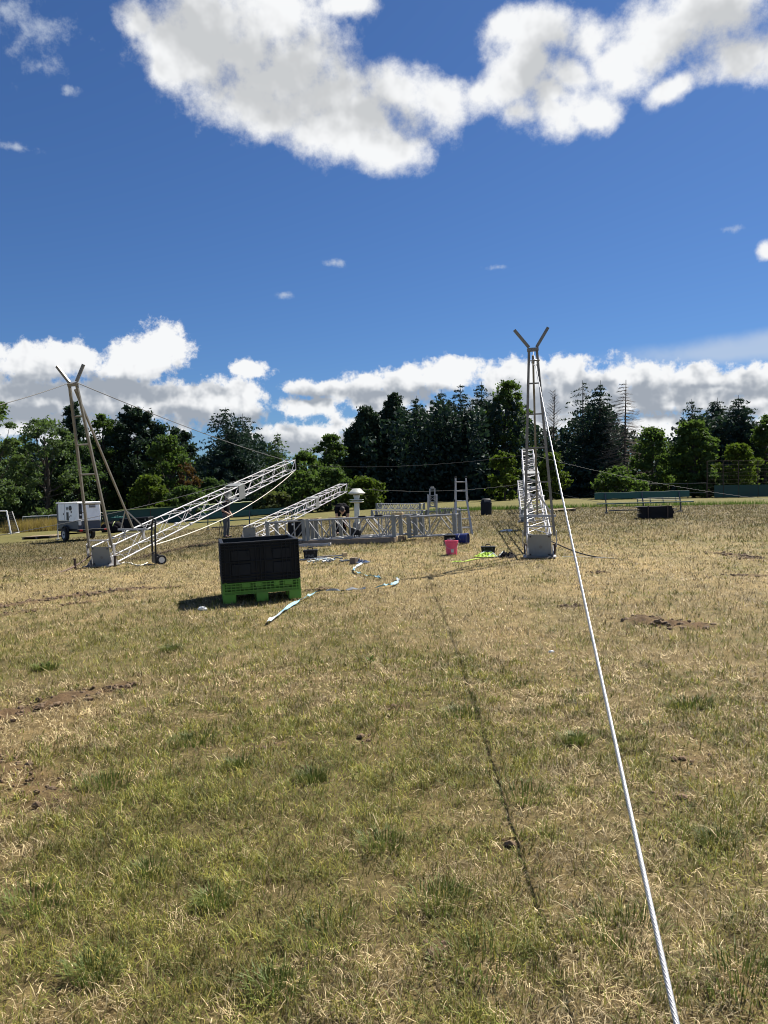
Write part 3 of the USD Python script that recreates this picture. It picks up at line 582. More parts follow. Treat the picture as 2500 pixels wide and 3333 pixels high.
T('spruce_tree', 'dark spruce in the middle of the far right group', 'tree', 2335, 1294, 82, 150, 's', 'spruce', 130, thick=1.5)
T('spruce_tree', 'widest dark spruce, rightmost of the far right group', 'tree', 2404, 1286, 80, 170, 's', 'spruce', 131, thick=1.6)
T('broadleaf_tree', 'bright green young tree behind the tall fence posts', 'tree', 2402, 1450, 67, 140, 'b', 'light', 132, low=0.08, clumps=70)
T('broadleaf_tree', 'green tree cut by the right edge of the view', 'tree', 2500, 1358, 76, 110, 'b', 'mid', 133, low=0.05)
T('broadleaf_tree', 'small light green tree left of the right truss mast', 'tree', 1640, 1475, 72, 110, 'b', 'light', 134, low=0.02, clumps=60)
T('broadleaf_tree', 'small light green tree right of the right truss mast', 'tree', 1795, 1480, 70, 110, 'b', 'light', 135, low=0.02, clumps=70)
T('bush', 'green bush under the dead spruce', 'bush', 2020, 1528, 66, 160, 'b', 'mid', 136, low=0.0, clumps=60)
T('bush', 'light green bush behind the mushroom capped post', 'bush', 1195, 1562, 64, 150, 'b', 'light', 137, low=0.0, clumps=60)
T('bush', 'leafy bush behind the bending person', 'bush', 1080, 1530, 66, 150, 'b', 'mid', 138, low=0.0, clumps=60)
T('bush', 'vine covered mound behind the tip of the left mast', 'bush', 985, 1535, 65, 130, 'b', 'mid', 139, low=0.0, clumps=60)
T('bush', 'pale silvery bush behind the middle of the left mast', 'bush', 905, 1608, 63, 110, 'b', 'silver', 140, low=0.0, clumps=40)
T('bush', 'bright bush right of the third leg of the left frame', 'bush', 485, 1552, 64, 140, 'b', 'light', 141, low=0.0, clumps=60)
T('bush', 'low green bush left of the standing person', 'bush', 610, 1590, 63, 140, 'b', 'mid', 142, low=0.0, clumps=50)
T('bush', 'greyish bush behind the equipment pile', 'bush', 520, 1620, 67, 110, 'b', 'silver', 143, low=0.0, clumps=40)
T('bush', 'dark bush beside the soccer goal post', 'bush', 60, 1600, 70, 90, 'b', 'dark', 144, low=0.0, clumps=40)
T('bush', 'bush between the two topped spruce and the dead bush', 'bush', 690, 1560, 68, 140, 'b', 'dark', 145, low=0.0, clumps=60)
T('bush', 'green bush behind the right end of the right bench', 'bush', 2310, 1540, 66, 110, 'b', 'mid', 146, low=0.0, clumps=50)
def understory():
    rng = np.random.default_rng(77); pts = []
    prof = np.array([(-600, 1500), (0, 1500), (100, 1440), (350, 1440), (600, 1545), (650, 1510), (740, 1405), (820, 1420), (880, 1465), (960, 1525), (1100, 1475), (1200, 1390), (1300, 1335), (1650, 1300), (1720, 1350), (1760, 1410), (1850, 1390), (1900, 1320), (1960, 1310), (2060, 1430), (2180, 1430), (2260, 1345), (2420, 1335), (2500, 1450), (3100, 1450)], float)
    for px in np.arange(-500, 3000, 9):
        Y = rng.uniform(78, 95); top = np.interp(px, prof[:, 0], prof[:, 1]) + rng.uniform(-15, 45); t = at(px, top, Y); b = on_ground(t[0], Y); hh = t[2] - b[2]
        m_ = int(34 * hh); q = rng.uniform(-1, 1, (m_, 3)); q[:, 2] = rng.uniform(0, 1, m_) ** 0.85; q[:, :2] *= (1.05 - 0.6 * q[:, 2:3])
        pts.append(b + q * np.array([1.3, 1.8, hh]))
    v, f = leaves(np.vstack(pts), 0.52, rng, 0.6)
    single('woodland_understory', (v, f), LEAF['spruce'], label='dark dense undergrowth between the trunks of the wood behind the field', cat='undergrowth', kind='stuff')
understory()
# ------------------------------------------------------------------ truss masts lying with their far ends raised
MASTW, MASTL = 0.46, 17.4
def mast_frame(base, tip):
    y = unit(np.asarray(tip) - np.asarray(base)); x = unit(np.cross(y, [0, 0, 1])); z = np.cross(x, y); return mat4(base, R=np.stack([x, y, z], 1))
def lift(p, h): return np.asarray(p) + np.array([0, 0, h])
MB1 = lift(ground_at(330, 1846), 0.27); MB2 = lift(ground_at(812, 1760), 0.26); MB3 = lift(ground_at(1757, 1817), 0.27); MB4 = lift(ground_at(1716, 1700), 0.26)
def tip_on(base, px, py):
    """The point at a mast's length from its base, along the lens' ray through (px, py), on the far side."""
    d = ray(px, py); Y = np.linspace(base[1] + 3, base[1] + 20, 4000); q = EYE + d * (Y / d[1])[:, None]; return q[np.argmin(np.abs(np.linalg.norm(q - base, axis=1) - MASTL))]
MT1, MT2, MT3, MT4 = tip_on(MB1, 946, 1514), tip_on(MB2, 1117, 1588), tip_on(MB3, 1717, 1482), tip_on(MB4, 1698, 1577)
FR = [mast_frame(b, t) for b, t in ((MB1, MT1), (MB2, MT2), (MB3, MT3), (MB4, MT4))]
def build_mast(M, label, group):
    t = thing('truss_mast', label, 'truss', M, group); h = MASTW / 2; bays = 22; st = MASTL / bays
    cuts = [0.0, MASTL * 0.285, MASTL * 0.56, MASTL * 0.80, MASTL]
    for sx in (-1, 1):
        for sz in (-1, 1): part(t, 'chord', MB().tube((sx * h, 0.02, sz * h), (sx * h, MASTL, sz * h), 0.0215, 8), ALU, True)
    for k in range(bays):
        y0, y1 = k * st, (k + 1) * st; a, b = (-1, 1) if k % 2 else (1, -1)
        for s in (-1, 1):
            part(t, 'brace', MB().tube((s * h, y0 + .02, a * h), (s * h, y1 - .02, b * h), 0.0098, 6), ALU, True)
            part(t, 'brace', MB().tube((a * h, y0 + .02, s * h), (b * h, y1 - .02, s * h), 0.0098, 6), ALU, True)
        if k % 2 == 0 and k:
            part(t, 'strut', MB().tube((-h, y0, h), (h, y0, h), 0.0098, 6), ALU, True); part(t, 'strut', MB().tube((-h, y0, -h), (h, y0, -h), 0.0098, 6), ALU, True)
    g = h + 0.034
    for c, w in ((cuts[2], 0.66),):
        for s in (-1, 1):
            part(t, 'sleeve_plate', MB().cbox((s * g, c, 0), (0.012, w, 2 * g + 0.01), .004), PLATE)
            part(t, 'sleeve_plate', MB().cbox((0, c, s * (g + 0.002)), (2 * g - 0.014, w, 0.012), .004), PLATE)
    for c in (cuts[1], cuts[3]):
        for s in (-1, 1):
            for q in (-1, 1): part(t, 'joint_block', MB().cbox((s * (h + .012), c, q * (h - .012)), (0.075, 0.15, 0.075), .008), ALU)
    for s in (-1, 1):
        part(t, 'end_bar', MB().tube((-h, MASTL, s * h), (h, MASTL, s * h), 0.026, 8), ALU, True); part(t, 'end_bar', MB().tube((s * h, MASTL, -h), (s * h, MASTL, h), 0.026, 8), ALU, True)
    p = part(t, 'base_plate', MB().cbox((0, -0.004, -0.005), (0.475, 0.012, 0.48), .004), PLATE)
    for sx in (-1, 1):
        for sz in (-1, 1): part(p, 'bolt', MB().tube((sx * .19, -0.035, sz * .19), (sx * .19, -0.009, sz * .19), 0.016, 6), RUST)
    part(p, 'hub_stain', MB().tube((0.02, -0.016, -0.03), (0.02, -0.0102, -0.03), 0.035, 10), STEEL)
    for s in (-1, 1):
        part(t, 'side_cheek', MB().add([[s * .247, -.01, -.25], [s * .247, .16, -.25], [s * .247, -.01, .12], [s * .26, -.01, -.25], [s * .26, .16, -.25], [s * .26, -.01, .12]], [[0, 1, 2], [3, 5, 4], [0, 3, 4], [0, 4, 1], [1, 4, 5], [1, 5, 2], [0, 2, 5], [0, 5, 3]]), ALU)
    return t
GM = 'truss masts lying in a row with raised far ends'
m1 = build_mast(FR[0], 'long aluminium truss mast rising from the left raising frame', None)
copy(m1, 'aluminium truss mast rising behind the mushroom capped post, its tip above it', 'truss', FR[1])
copy(m1, 'aluminium truss mast rising under the right raising frame, seen nearly end on', 'truss', FR[2])
copy(m1, 'farthest aluminium truss mast, mostly hidden behind the one in the right raising frame', 'truss', FR[3])
# the feet that carry each base
for M, lab in zip(FR, ('angled steel foot under the base of the left raising frame', 'angled steel foot under the grey base plate left of the plastic crate back edge', 'angled steel foot under the base of the right raising frame', 'angled steel foot of the hidden farthest mast')):
    b = M[:3, 3]; g = on_ground(b[0], b[1]); rz = math.atan2(M[1, 1], M[0, 1]) - math.pi / 2
    t = thing('mast_foot', lab, 'base plate', stand(g, rz, 0.6))
    part(t, 'ground_plate', MB().cbox((0, 0.1, 0.03), (0.56, 0.62, 0.016), .004), STEEL)
    for s in (-1, 1):
        part(t, 'gusset', MB().add([[s * .275, -.22, .02], [s * .275, .42, .02], [s * .275, .12, .26], [s * .289, -.22, .02], [s * .289, .42, .02], [s * .289, .12, .26]], [[0, 1, 2], [3, 5, 4], [0, 3, 4], [0, 4, 1], [1, 4, 5], [1, 5, 2], [0, 2, 5], [0, 5, 3]]), ALU)
        part(t, 'angle_flange', MB().beam((s * .31, -.26, .045), (s * .31, .34, .045), .05, .012), ALU)

# ------------------------------------------------------------------ raising frames (A frames with a Y top)
def build_frame(M, topL, topR, armL, armR, rear_at, label):
    """M: the mast's frame; the top corners and the arm tips are points of the place."""
    t = thing('raising_frame', label, 'A-frame', mat4(M[:3, 3])); O = M[:3, 3]
    loc = lambda p: np.asarray(p) - O
    w = lambda x, y, z: (M[:3, :3] @ np.array([x, y, z]))
    h = MASTW / 2 + 0.075
    fl, fr, tl, tr_ = w(-h, 0.03, .20), w(h, 0.03, .20), loc(topL), loc(topR)
    up = unit(np.cross(fr - fl, tl - fl))
    part(t, 'leg', MB().beam(fl, tl, .052, .052, up), STEEL); part(t, 'leg', MB().beam(fr, tr_, .052, .052, up), STEEL)
    for k in (0.05, 0.29, 0.475, 0.655, 0.82):
        part(t, 'rung', MB().beam(fl + (tl - fl) * k, fr + (tr_ - fr) * k, .028, .034, up), ALU if k < .1 else STEEL)
    ax = unit(tr_ - tl)
    part(t, 'cross_bar', MB().beam(tl - ax * .032, tr_ + ax * .032, .068, .10, up), STEEL)
    part(t, 'arm', MB().beam(tl + [0, 0, .05], loc(armL), .06, .055, up), STEEL); part(t, 'arm', MB().beam(tr_ + [0, 0, .05], loc(armR), .06, .055, up), STEEL)
    q = w(0, rear_at, MASTW / 2 + .10); mid = (tl + tr_) / 2
    part(t, 'rear_leg', MB().beam(mid + (q - mid) * 0.03, q, .042, .042, up), STEEL)
    part(t, 'saddle_bar', MB().beam(w(-.42, rear_at, MASTW / 2 + .07), w(.42, rear_at, MASTW / 2 + .07), .07, .05), ALU)
    for s in (-1, 1):
        part(t, 'saddle_brace', MB().beam(q * .85 + mid * .15, w(s * .34, rear_at, MASTW / 2 + .10), .022, .03), ALU)
        part(t, 'saddle_clamp', MB().cbox(w(s * (MASTW / 2 + .05), rear_at, .17), (.03, .12, .26), .005, M[:3, :3]), ALU)
        part(t, 'hinge_plate', MB().cbox(w(s * (h + .04), .02, .14), (.02, .10, .34), .005, M[:3, :3]), ALU)
    return t
build_frame(FR[0], at(226, 1252, 17.1), at(249, 1250, 17.1), at(185, 1192, 17.1), at(272, 1186, 17.1), 1.75, 'brownish steel raising frame with a Y top leaning left over the left mast base')
build_frame(FR[2], at(1722, 1139, 16.1), at(1747, 1137, 16.1), at(1674, 1074, 16.1), at(1784, 1066, 16.1), 1.75, 'upright brownish steel raising frame with a Y top, holding the thick steel rope')
TOP1, TOP3 = at(238, 1247, 17.05), at(1735, 1140, 16.05)

# ------------------------------------------------------------------ the steel rope and the guy wires
def wire_rope(p0, p1, r, label):
    p0, p1 = np.asarray(p0), np.asarray(p1); t = thing('steel_rope', label, 'rope'); L = np.linalg.norm(p1 - p0)
    n = int(L / 0.014); s = np.linspace(0, 1, n); line = p0 + (p1 - p0) * s[:, None]; line[:, 2] -= 0.10 * 4 * s * (1 - s)
    y = unit(p1 - p0); x = unit(np.cross(y, [0, 0, 1])); z = np.cross(x, y)
    for k in range(6):
        ph = s * L / 0.10 * 2 * np.pi + k * np.pi / 3
        part(t, 'strand', MB().path(line + (np.cos(ph)[:, None] * x + np.sin(ph)[:, None] * z) * r * .62, r * .42, 5), WIRE, True)
    return t
d_b = ray(2212, 3333)                      # the rope runs on to a stake at the photographer's feet
LOWP = EYE + d_b * (1.72 / d_b[1]); ANCHOR = TOP3 + (LOWP - TOP3) * 1.085
wire_rope(TOP3 + [0, 0, -.02], ANCHOR, 0.0076, 'thick bright twisted steel rope running from the right raising frame to the foreground')
ck = TOP3 * 0.895 + ANCHOR * 0.105
t = thing('rope_clamp', 'small metal clamp gripping the steel rope just below the frame top', 'clamp', mat4(ck - [0, 0, .05]))
part(t, 'shackle', MB().path([(-.03, 0, .05), (-.06, .01, .0), (-.03, .02, -.05), (.03, .01, -.05), (.06, 0, 0), (.03, 0, .05), (-.03, 0, .05)], .011, 6), WIRE, True); part(t, 'pin', MB().tube((-.09, 0, .03), (.09, 0, .04), .012, 8), STEEL)
def cable(name, label, p0, p1, r, mat, sag=0.3, n=14, cat='cable'):
    p0, p1 = np.asarray(p0), np.asarray(p1); s = np.linspace(0, 1, n); line = p0 + (p1 - p0) * s[:, None]; line[:, 2] -= sag * 4 * s * (1 - s)
    return single(name, MB().path(line, r, 5), mat, label, cat, smooth=True)
def tip(M, x=0, z=0): return (M @ np.array([x, MASTL, z, 1]))[:3]
t1, t2, t3, t4 = (tip(M, 0, .2) for M in FR)
cable('guy_wire', 'wire from the left frame top running down to the tip of the left mast', TOP1 + [.1, 0, 0], tip(FR[0], -.2, .23), 0.011, WIREDARK, 0.12)
cable('guy_wire', 'wire from the left frame top leaving the view at the left edge', TOP1 - [.1, 0, 0], at(-420, 1402, 12.0), 0.009, WIREDARK, 0.1)
cable('guy_wire', 'thin wire spanning between the tips of the two front masts', tip(FR[0], .23, .0), tip(FR[2], -.23, .0), 0.007, WIREDARK, 0.25)
cable('guy_wire', 'thin wire from the right mast tip slanting down past the right bench', tip(FR[2], .23, .0), ground_at(3100, 1668), 0.006, WIREDARK, 0.5)
cable('guy_wire', 'thin wire between the tips of the two rear masts', tip(FR[1], .23, .0), tip(FR[3], -.23, .0), 0.011, WIREDARK, 0.3)
cable('guy_wire', 'thin wire from the farthest mast tip down behind the right bench', tip(FR[3], .23, 0), ground_at(2300, 1672), 0.009, WIREDARK, 0.3)
cable('guy_wire', 'thin wire from the left mast tip slanting down behind the generator to the left', tip(FR[0], -.23, 0), at(-300, 1790, 24), 0.011, WIREDARK, 0.35)
low = (FR[0] @ np.array([.23, 4.6, -.26, 1]))[:3]; low2 = at(722, 1694, 21.0)
cable('white_rope', 'white rope slung under the left mast from its tip to near its base', tip(FR[0], .23, -.23), (FR[0] @ np.array([.25, 2.3, -.27, 1]))[:3], 0.013, WHITEROPE, 0.40, cat='rope')
hang = at(718, 1697, 25.5); gh = on_ground(hang[0], hang[1])
t = thing('hanging_rope', 'black rope tails hanging from the white rope above the crate', 'rope', mat4(hang))
hz = hang[2] - gh[2] - .05
part(t, 'tail', MB().path([(0, 0, 0.02), (-.04, 0, -.3 * hz), (-.03, .02, -.6 * hz), (-.07, 0, -hz)], .012, 5), BLACKROPE, True); part(t, 'tail', MB().path([(0, 0, .02), (.05, 0, -.25 * hz), (.02, .02, -.55 * hz), (.07, 0, -.86 * hz)], .012, 5), BLACKROPE, True)
part(t, 'knot', MB().mesh(trimesh.creation.icosphere(1, .035)), BLACKROPE, True); part(t, 'hook', MB().mesh(trimesh.creation.icosphere(1, .03).apply_translation((.075, 0, -.9 * hz))), WIRE, True)
def groundline(name, label, pix, r, mat, cat, lift_=0.02, sides=5, wob=0.0):
    P = np.array([ground_at(*q) + [0, 0, lift_] for q in pix]); s = np.linspace(0, len(P) - 1, len(P) * 7); i = np.arange(len(P))
    from scipy.interpolate import make_interp_spline
    L = make_interp_spline(i, P, k=min(3, len(P) - 1))(s); rng = np.random.default_rng(len(pix)); L += rng.normal(0, wob, L.shape) * [1, 1, .3]
    return single(name, MB().path(L, r, sides), mat, label, cat, smooth=True)
e1 = MB1 + np.array([-.24, .1, .05]); g1 = ground_at(130, 1872)
single('brown_cable', MB().path(np.linspace(0, 1, 12)[:, None] * (g1 - e1) + e1 + np.outer(np.sin(np.linspace(0, np.pi, 12)), [0, 0, -.13]), .018, 5), BROWNROPE, 'brown cable drooping from the left mast base to the grass', 'cable', smooth=True)
e3 = MB3 + np.array([.26, .05, .08]); g3 = ground_at(2010, 1819)
single('black_cable', MB().path(np.linspace(0, 1, 12)[:, None] * (g3 - e3) + e3 + np.outer(np.sin(np.linspace(0, np.pi, 12)), [0, 0, -.09]), .014, 5), BLACKROPE, 'black cable running right from the base of the right mast', 'cable', smooth=True)
groundline('white_line', 'thin pale line lying on the grass right of the right mast base', [(1830, 1814), (1900, 1816), (2000, 1820)], .008, WHITEROPE, 'line')
groundline('pale_straps', 'loose pale straps on the grass beside the hand truck', [(392, 1838), (420, 1834), (445, 1842), (480, 1836)], .016, WHITEROPE, 'strap', wob=.02)
for px, py, lab in ((1708, 1812, 'dark iron stake left of the right mast base'), (1803, 1812, 'dark iron stake right of the right mast base'), (247, 1855, 'leaning dark iron stake left of the left mast base'), (373, 1845, 'dark iron stake right of the left mast base'), (786, 1760, 'small iron stake beside the second mast base')):
    p = ground_at(px, py); t = thing('anchor_stake', lab, 'stake', mat4(p)); s = 1.0 if py > 1800 else .8
    part(t, 'shaft', MB().tube((0, 0, -.1), (.02 * (px - 300) / abs(px - 300), 0, .25 * s), .032 * s, 8), RUST, 40); part(t, 'head', MB().tube((.02 * (px - 300) / abs(px - 300), 0, .25 * s), (.021 * (px - 300) / abs(px - 300), 0, .275 * s), .042 * s, 8), RUST, 40)

# ------------------------------------------------------------------ bulk crate on its pallet base
A, CW, cyaw = ground_at(727, 1966), 1.11, math.radians(13.5); CD, CH, GH = 1.02, 0.86, 0.275
nz = unit(np.array([-0.035, -0.012, 1.0])); xa = unit(np.array([math.cos(cyaw), math.sin(cyaw), 0.0])); xa = unit(xa - nz * (xa @ nz))
t = thing('bulk_crate', 'large black plastic bulk crate on a lime green slatted pallet base', 'crate', mat4(A + nz * .0, R=np.stack([xa, np.cross(nz, xa), nz], 1)))
for x0, w in ((0, .185), (CW / 2 - .085, .17), (CW - .175, .175)):
    for y0 in (0, CD / 2 - .08, CD - .16): part(t, 'foot', MB().cbox((x0 + w / 2, y0 + .08, .055), (w, .16, .13), .008), GREENPL)
part(t, 'deck', MB().cbox((CW / 2, CD / 2, .145), (CW - .03, CD - .03, .05), .006), GREENPL)
for y0, d in ((0.0, 1), (CD, -1)):
    part(t, 'side_panel', MB().box((CW / 2, y0 + d * .065, .195), (CW - .02, .03, .15), ), GREENPL)
    for k in range(1, 18):
        x = CW * k / 18
        part(t, 'upright_rib', MB().box((x, y0 + d * .023, .195), (.012, .044, .158)), GREENPL)
    for z in (.119, .158, .197, .236, .272): part(t, 'level_rib', MB().box((CW / 2, y0 + d * .0225, z), (CW - .004, .046, .012)), GREENPL)
    for x in (.30, .455, .69, .845):
        part(t, 'label_plate', MB().cbox((CW * x, y0 + d * .012, .238), (.085 if x in (.455, .69) else .125, .03, .062), .004), GREENPL)
for x0, d in ((0.0, 1), (CW, -1)):
    part(t, 'end_panel', MB().box((x0 + d * .045, CD / 2, .195), (.03, CD - .1, .15)), GREENPL)
    for k in range(0, 15): part(t, 'upright_rib', MB().box((x0 + d * .018, CD * k / 14 * .98 + .01, .195), (.034, .0085, .158)), GREENPL)
    for z in (.119, .158, .197, .236, .272): part(t, 'level_rib', MB().box((x0 + d * .016, CD / 2, z), (.034, CD - .004, .0085)), GREENPL)
for y0, d in ((0.0, 1), (CD, -1)):
    part(t, 'wall', MB().box((CW / 2, y0 + d * .04, (GH + CH) / 2 - .006), (CW - .02, .022, CH - GH - .03)), BLACKPL)
    part(t, 'rim', MB().cbox((CW / 2, y0 + d * .026, CH - .014), (CW, .052, .028), .006), BLACKPL)
    for k in list(range(0, 5)) + [8, 9, 10] + list(range(14, 19)):
        part(t, 'wall_rib', MB().box((min(max(CW * k / 18, .006), CW - .006), y0 + d * .017, (GH + CH) / 2 - .008), (.010, .034, CH - GH - .04)), BLACKPL)
    for z in (.30, .345, .39, .58, .77, .81): part(t, 'wall_rib', MB().box((CW / 2, y0 + d * .018, z), (CW - .01, .032, .008)), BLACKPL)
    for x in (.335, .66):
        for k in range(6): part(t, 'latch_tooth', MB().box((CW * x, y0 + d * .008, .80 - k * .025), (.026, .03, .006)), BLACKPL)
    for q in (.14, .86):
        part(t, 'door_panel', MB().cbox((CW * .25 if q < .5 else CW * .78, y0 + d * .022, .665), (.27, .02, .15), .006), BLACKPL)
        part(t, 'door_panel', MB().cbox((CW * .25 if q < .5 else CW * .78, y0 + d * .022, .46), (.27, .02, .17), .006), BLACKPL)
for x0, d in ((0.0, 1), (CW, -1)):
    part(t, 'end_wall', MB().box((x0 + d * .04, CD / 2, (GH + CH) / 2 - .006), (.022, CD - .104, CH - GH - .03)), BLACKPL)
    part(t, 'rim', MB().cbox((x0 + d * .026, CD / 2, CH - .014), (.052, CD - .106, .028), .006), BLACKPL)
    for k in range(14): part(t, 'edge_rib', MB().box((x0 + d * .012, CD / 2, .30 + k * .039), (.034, CD - .002, .007)), BLACKPL)
    for k in range(1, 9): part(t, 'wall_rib', MB().box((x0 + d * .020, CD * k / 9, (GH + CH) / 2), (.026, .009, CH - GH - .04)), BLACKPL)
for x in (.40, .72): part(t, 'inner_latch', MB().box((CW * x, CD - .056, CH - .09), (.03, .012, .012)), WHITEPAINT)

# ------------------------------------------------------------------ hand truck
p = ground_at(503, 1838); t = thing('hand_truck', 'black two wheeled hand truck standing beside the left mast', 'hand truck', stand(p, math.radians(-58), .5))
HW = .15
path = [(-HW, 0, .06), (-HW, .0, .75), (-HW + .0, .015, .98), (-HW + .025, .03, 1.07), (-HW + .07, .035, 1.105), (HW - .05, .035, 1.115), (HW - .01, .03, 1.09), (HW, .015, .98), (HW, 0, .75), (HW, 0, .06)]
part(t, 'tube_frame', MB().path(path, .023, 8), BLACKSTEEL, True)
for z in (.30, .56, .85): part(t, 'cross_bar', MB().beam((-HW, 0, z), (HW, 0, z), .02, .028), BLACKSTEEL)
part(t, 'back_plate', MB().cbox((0, -.012, .15), (.30, .006, .22), .002), BLACKSTEEL); part(t, 'toe_plate', MB().cbox((0, -.09, .012), (.30, .17, .008), .002), BLACKSTEEL)
part(t, 'axle', MB().tube((-.2, .12, .12), (.2, .12, .12), .01, 8), STEEL)
for s in (-1, 1):
    part(t, 'wheel_bracket', MB().beam((s * HW, 0, .30), (s * HW, .12, .12), .012, .02), BLACKSTEEL)
    Rw = np.array([[0, 0, 1], [.55, .835, 0], [-.835, .55, 0]]); Rw = np.array([[0, 0, 1.0], [1, 0, 0], [0, 1, 0]])
    c = (s * .20, .12, .122)
    w = part(t, 'wheel', MB().lathe([(.075, -.03), (.115, -.03), (.122, -.015), (.122, .015), (.115, .03), (.075, .03)], 22, c, Rw), RUBBER, 40)
    part(w, 'hub', MB().lathe([(.001, -.026), (.074, -.022), (.078, 0), (.074, .022), (.001, .026)], 16, c, Rw), RIMWHITE, 40)

# ------------------------------------------------------------------ generator trailer
p = ground_at(257, 1762); gy = math.radians(-44)
t = thing('generator_trailer', 'white and grey diesel generator on a black two wheeled trailer', 'generator', stand(p, gy, .35, scale=.95))
L_, W_ = 2.62, 1.25     # local x runs along the long side to the near corner at x=0; local y points away
x0 = -L_
GB, GT = .62, 2.02
part(t, 'lower_body', MB().cbox((x0 / 2, W_ / 2, GB + .21), (L_ - .02, W_ - .02, .42), .02), GREYPAINT)
part(t, 'body', MB().cbox((x0 / 2 + .10, W_ / 2, GB + .89), (L_ - .22, W_, .93), .03), WHITEPAINT)
part(t, 'radiator_end', MB().cbox((x0 + .125, W_ / 2, GB + .86), (.24, W_ - .012, .87), .02), GREYPAINT)
part(t, 'roof', MB().cbox((x0 / 2, W_ / 2, GB + 1.385), (L_ + .03, W_ + .03, .085), .025), WHITEPAINT)
def on_side(name, x, z, w, h, mat, d=.008): return part(t, name, MB().cbox((x0 + x, -.003, z), (w, d + .012, h), .003), mat)
on_side('side_door', .72, 1.48, .60, .80, WHITEPAINT, .012); on_side('door_latch', .93, 1.42, .085, .10, LABELDARK, .03)
on_side('control_door', 1.88, 1.46, .62, .84, WHITEPAINT, .012); on_side('louvre', 1.38, 1.72, .24, .17, LABELDARK, .012); on_side('tall_opening', 1.40, 1.30, .26, .44, LABELDARK, .016)
for k in range(5): on_side('louvre_blade', 1.38, 1.655 + .032 * k, .25, .009, WHITEPAINT, .026)
s_ = part(t, 'control_panel', MB().lathe([(.001, -.03), (.14, -.03), (.155, -.02), (.155, .0), (.001, .0)], 8, (x0 + 1.80, -.012, 1.74), np.array([[1.15, 0, 0], [0, 0, 1.0], [0, .85, 0]])), LABELDARK, 40)
on_side('hatch', 1.90, 1.54, .12, .11, LABELDARK, .03); on_side('hatch', 1.84, 1.33, .10, .07, LABELDARK, .03); on_side('handle', 1.68, 1.28, .03, .10, LABELDARK, .05)
part(t, 'seam', MB().box((x0 + 1.05, -.001, 1.50), (.014, .012, .88)), GREYPAINT)
def on_end(name, y, z, w, h, mat, d=.008): return part(t, name, MB().cbox((.003 - .01, y, z), (d + .02, w, h), .003), mat)
on_end('vent', .80, 1.82, .34, .17, LABELDARK, .018)
for k in range(5): on_end('vent_blade', .80, 1.755 + .033 * k, .36, .009, WHITEPAINT, .034)
on_end('cable_opening', .15, 1.56, .16, .78, LABELDARK, .016); on_end('outlet', .16, 1.62, .10, .10, GREYPAINT, .05); on_end('outlet', .15, 1.38, .10, .08, RIMWHITE, .03)
part(t, 'power_lead', MB().path([(.05, .18, 1.5), (.14, .28, 1.48), (.17, .30, 1.35), (.13, .28, 1.0), (.12, .24, .72), (.1, .2, .60)], .022, 6), RUBBER, True)
part(t, 'chassis', MB().cbox((x0 / 2 + .12, W_ / 2, .545), (L_ + .28, W_ - .1, .12), .01), BLACKSTEEL)
part(t, 'rear_bumper', MB().cbox((.30, W_ / 2, .56), (.10, W_ + .42, .13), .01), BLACKSTEEL)
part(t, 'tail_light', MB().cbox((.36, -.02, .57), (.03, .16, .08), .005), REDPL); part(t, 'tail_light', MB().cbox((.36, W_ + .06, .57), (.03, .16, .08), .005), REDPL)
part(t, 'tongue', MB().beam((x0 - .7, W_ / 2, .50), (x0 + .1, W_ / 2, .53), .09, .09), BLACKSTEEL)
for yj in (.08,):
    j = part(t, 'jack', MB().tube((x0 - .10, yj, .10), (x0 - .10, yj, .92), .035, 8), RIMWHITE, 40); part(j, 'foot', MB().tube((x0 - .10, yj, .02), (x0 - .10, yj, .06), .11, 10), RIMWHITE, 40); part(j, 'crank', MB().beam((x0 - .22, yj, .66), (x0 - .1, yj, .66), .025, .025), BLACKSTEEL)
part(t, 'fender', MB().path([(x0 + .82, -.06, .48), (x0 + .88, -.06, .68), (x0 + 1.06, -.06, .77), (x0 + 1.34, -.06, .77), (x0 + 1.50, -.06, .68), (x0 + 1.58, -.06, .48)], .06, 4), BLACKSTEEL)
Rw = np.array([[1.0, 0, 0], [0, 0, 1], [0, -1, 0]])
for yw in (-.09, W_ + .09):
    c = (x0 + 1.20, yw, .335)
    w = part(t, 'wheel', MB().lathe([(.20, -.10), (.30, -.105), (.335, -.08), (.335, .08), (.30, .105), (.20, .10)], 28, c, Rw), RUBBER, 40)
    part(w, 'rim', MB().lathe([(.001, -.05), (.07, -.06), (.09, -.02), (.17, -.03), (.205, -.10), (.215, -.085), (.215, .085), (.205, .10), (.17, .03), (.001, .03)], 24, c, Rw), RIMWHITE, 40)
    part(w, 'hub', MB().lathe([(.001, -.10), (.05, -.10), (.06, -.04), (.06, .09), (.001, .09)], 12, c, Rw), LABELDARK, 40)
part(t, 'exhaust_box', MB().cbox((.10, .05, .98), (.12, .12, .30), .02), RIMWHITE); part(t, 'axle', MB().tube((x0 + 1.2, 0, .36), (x0 + 1.2, W_, .36), .04, 8), BLACKSTEEL)
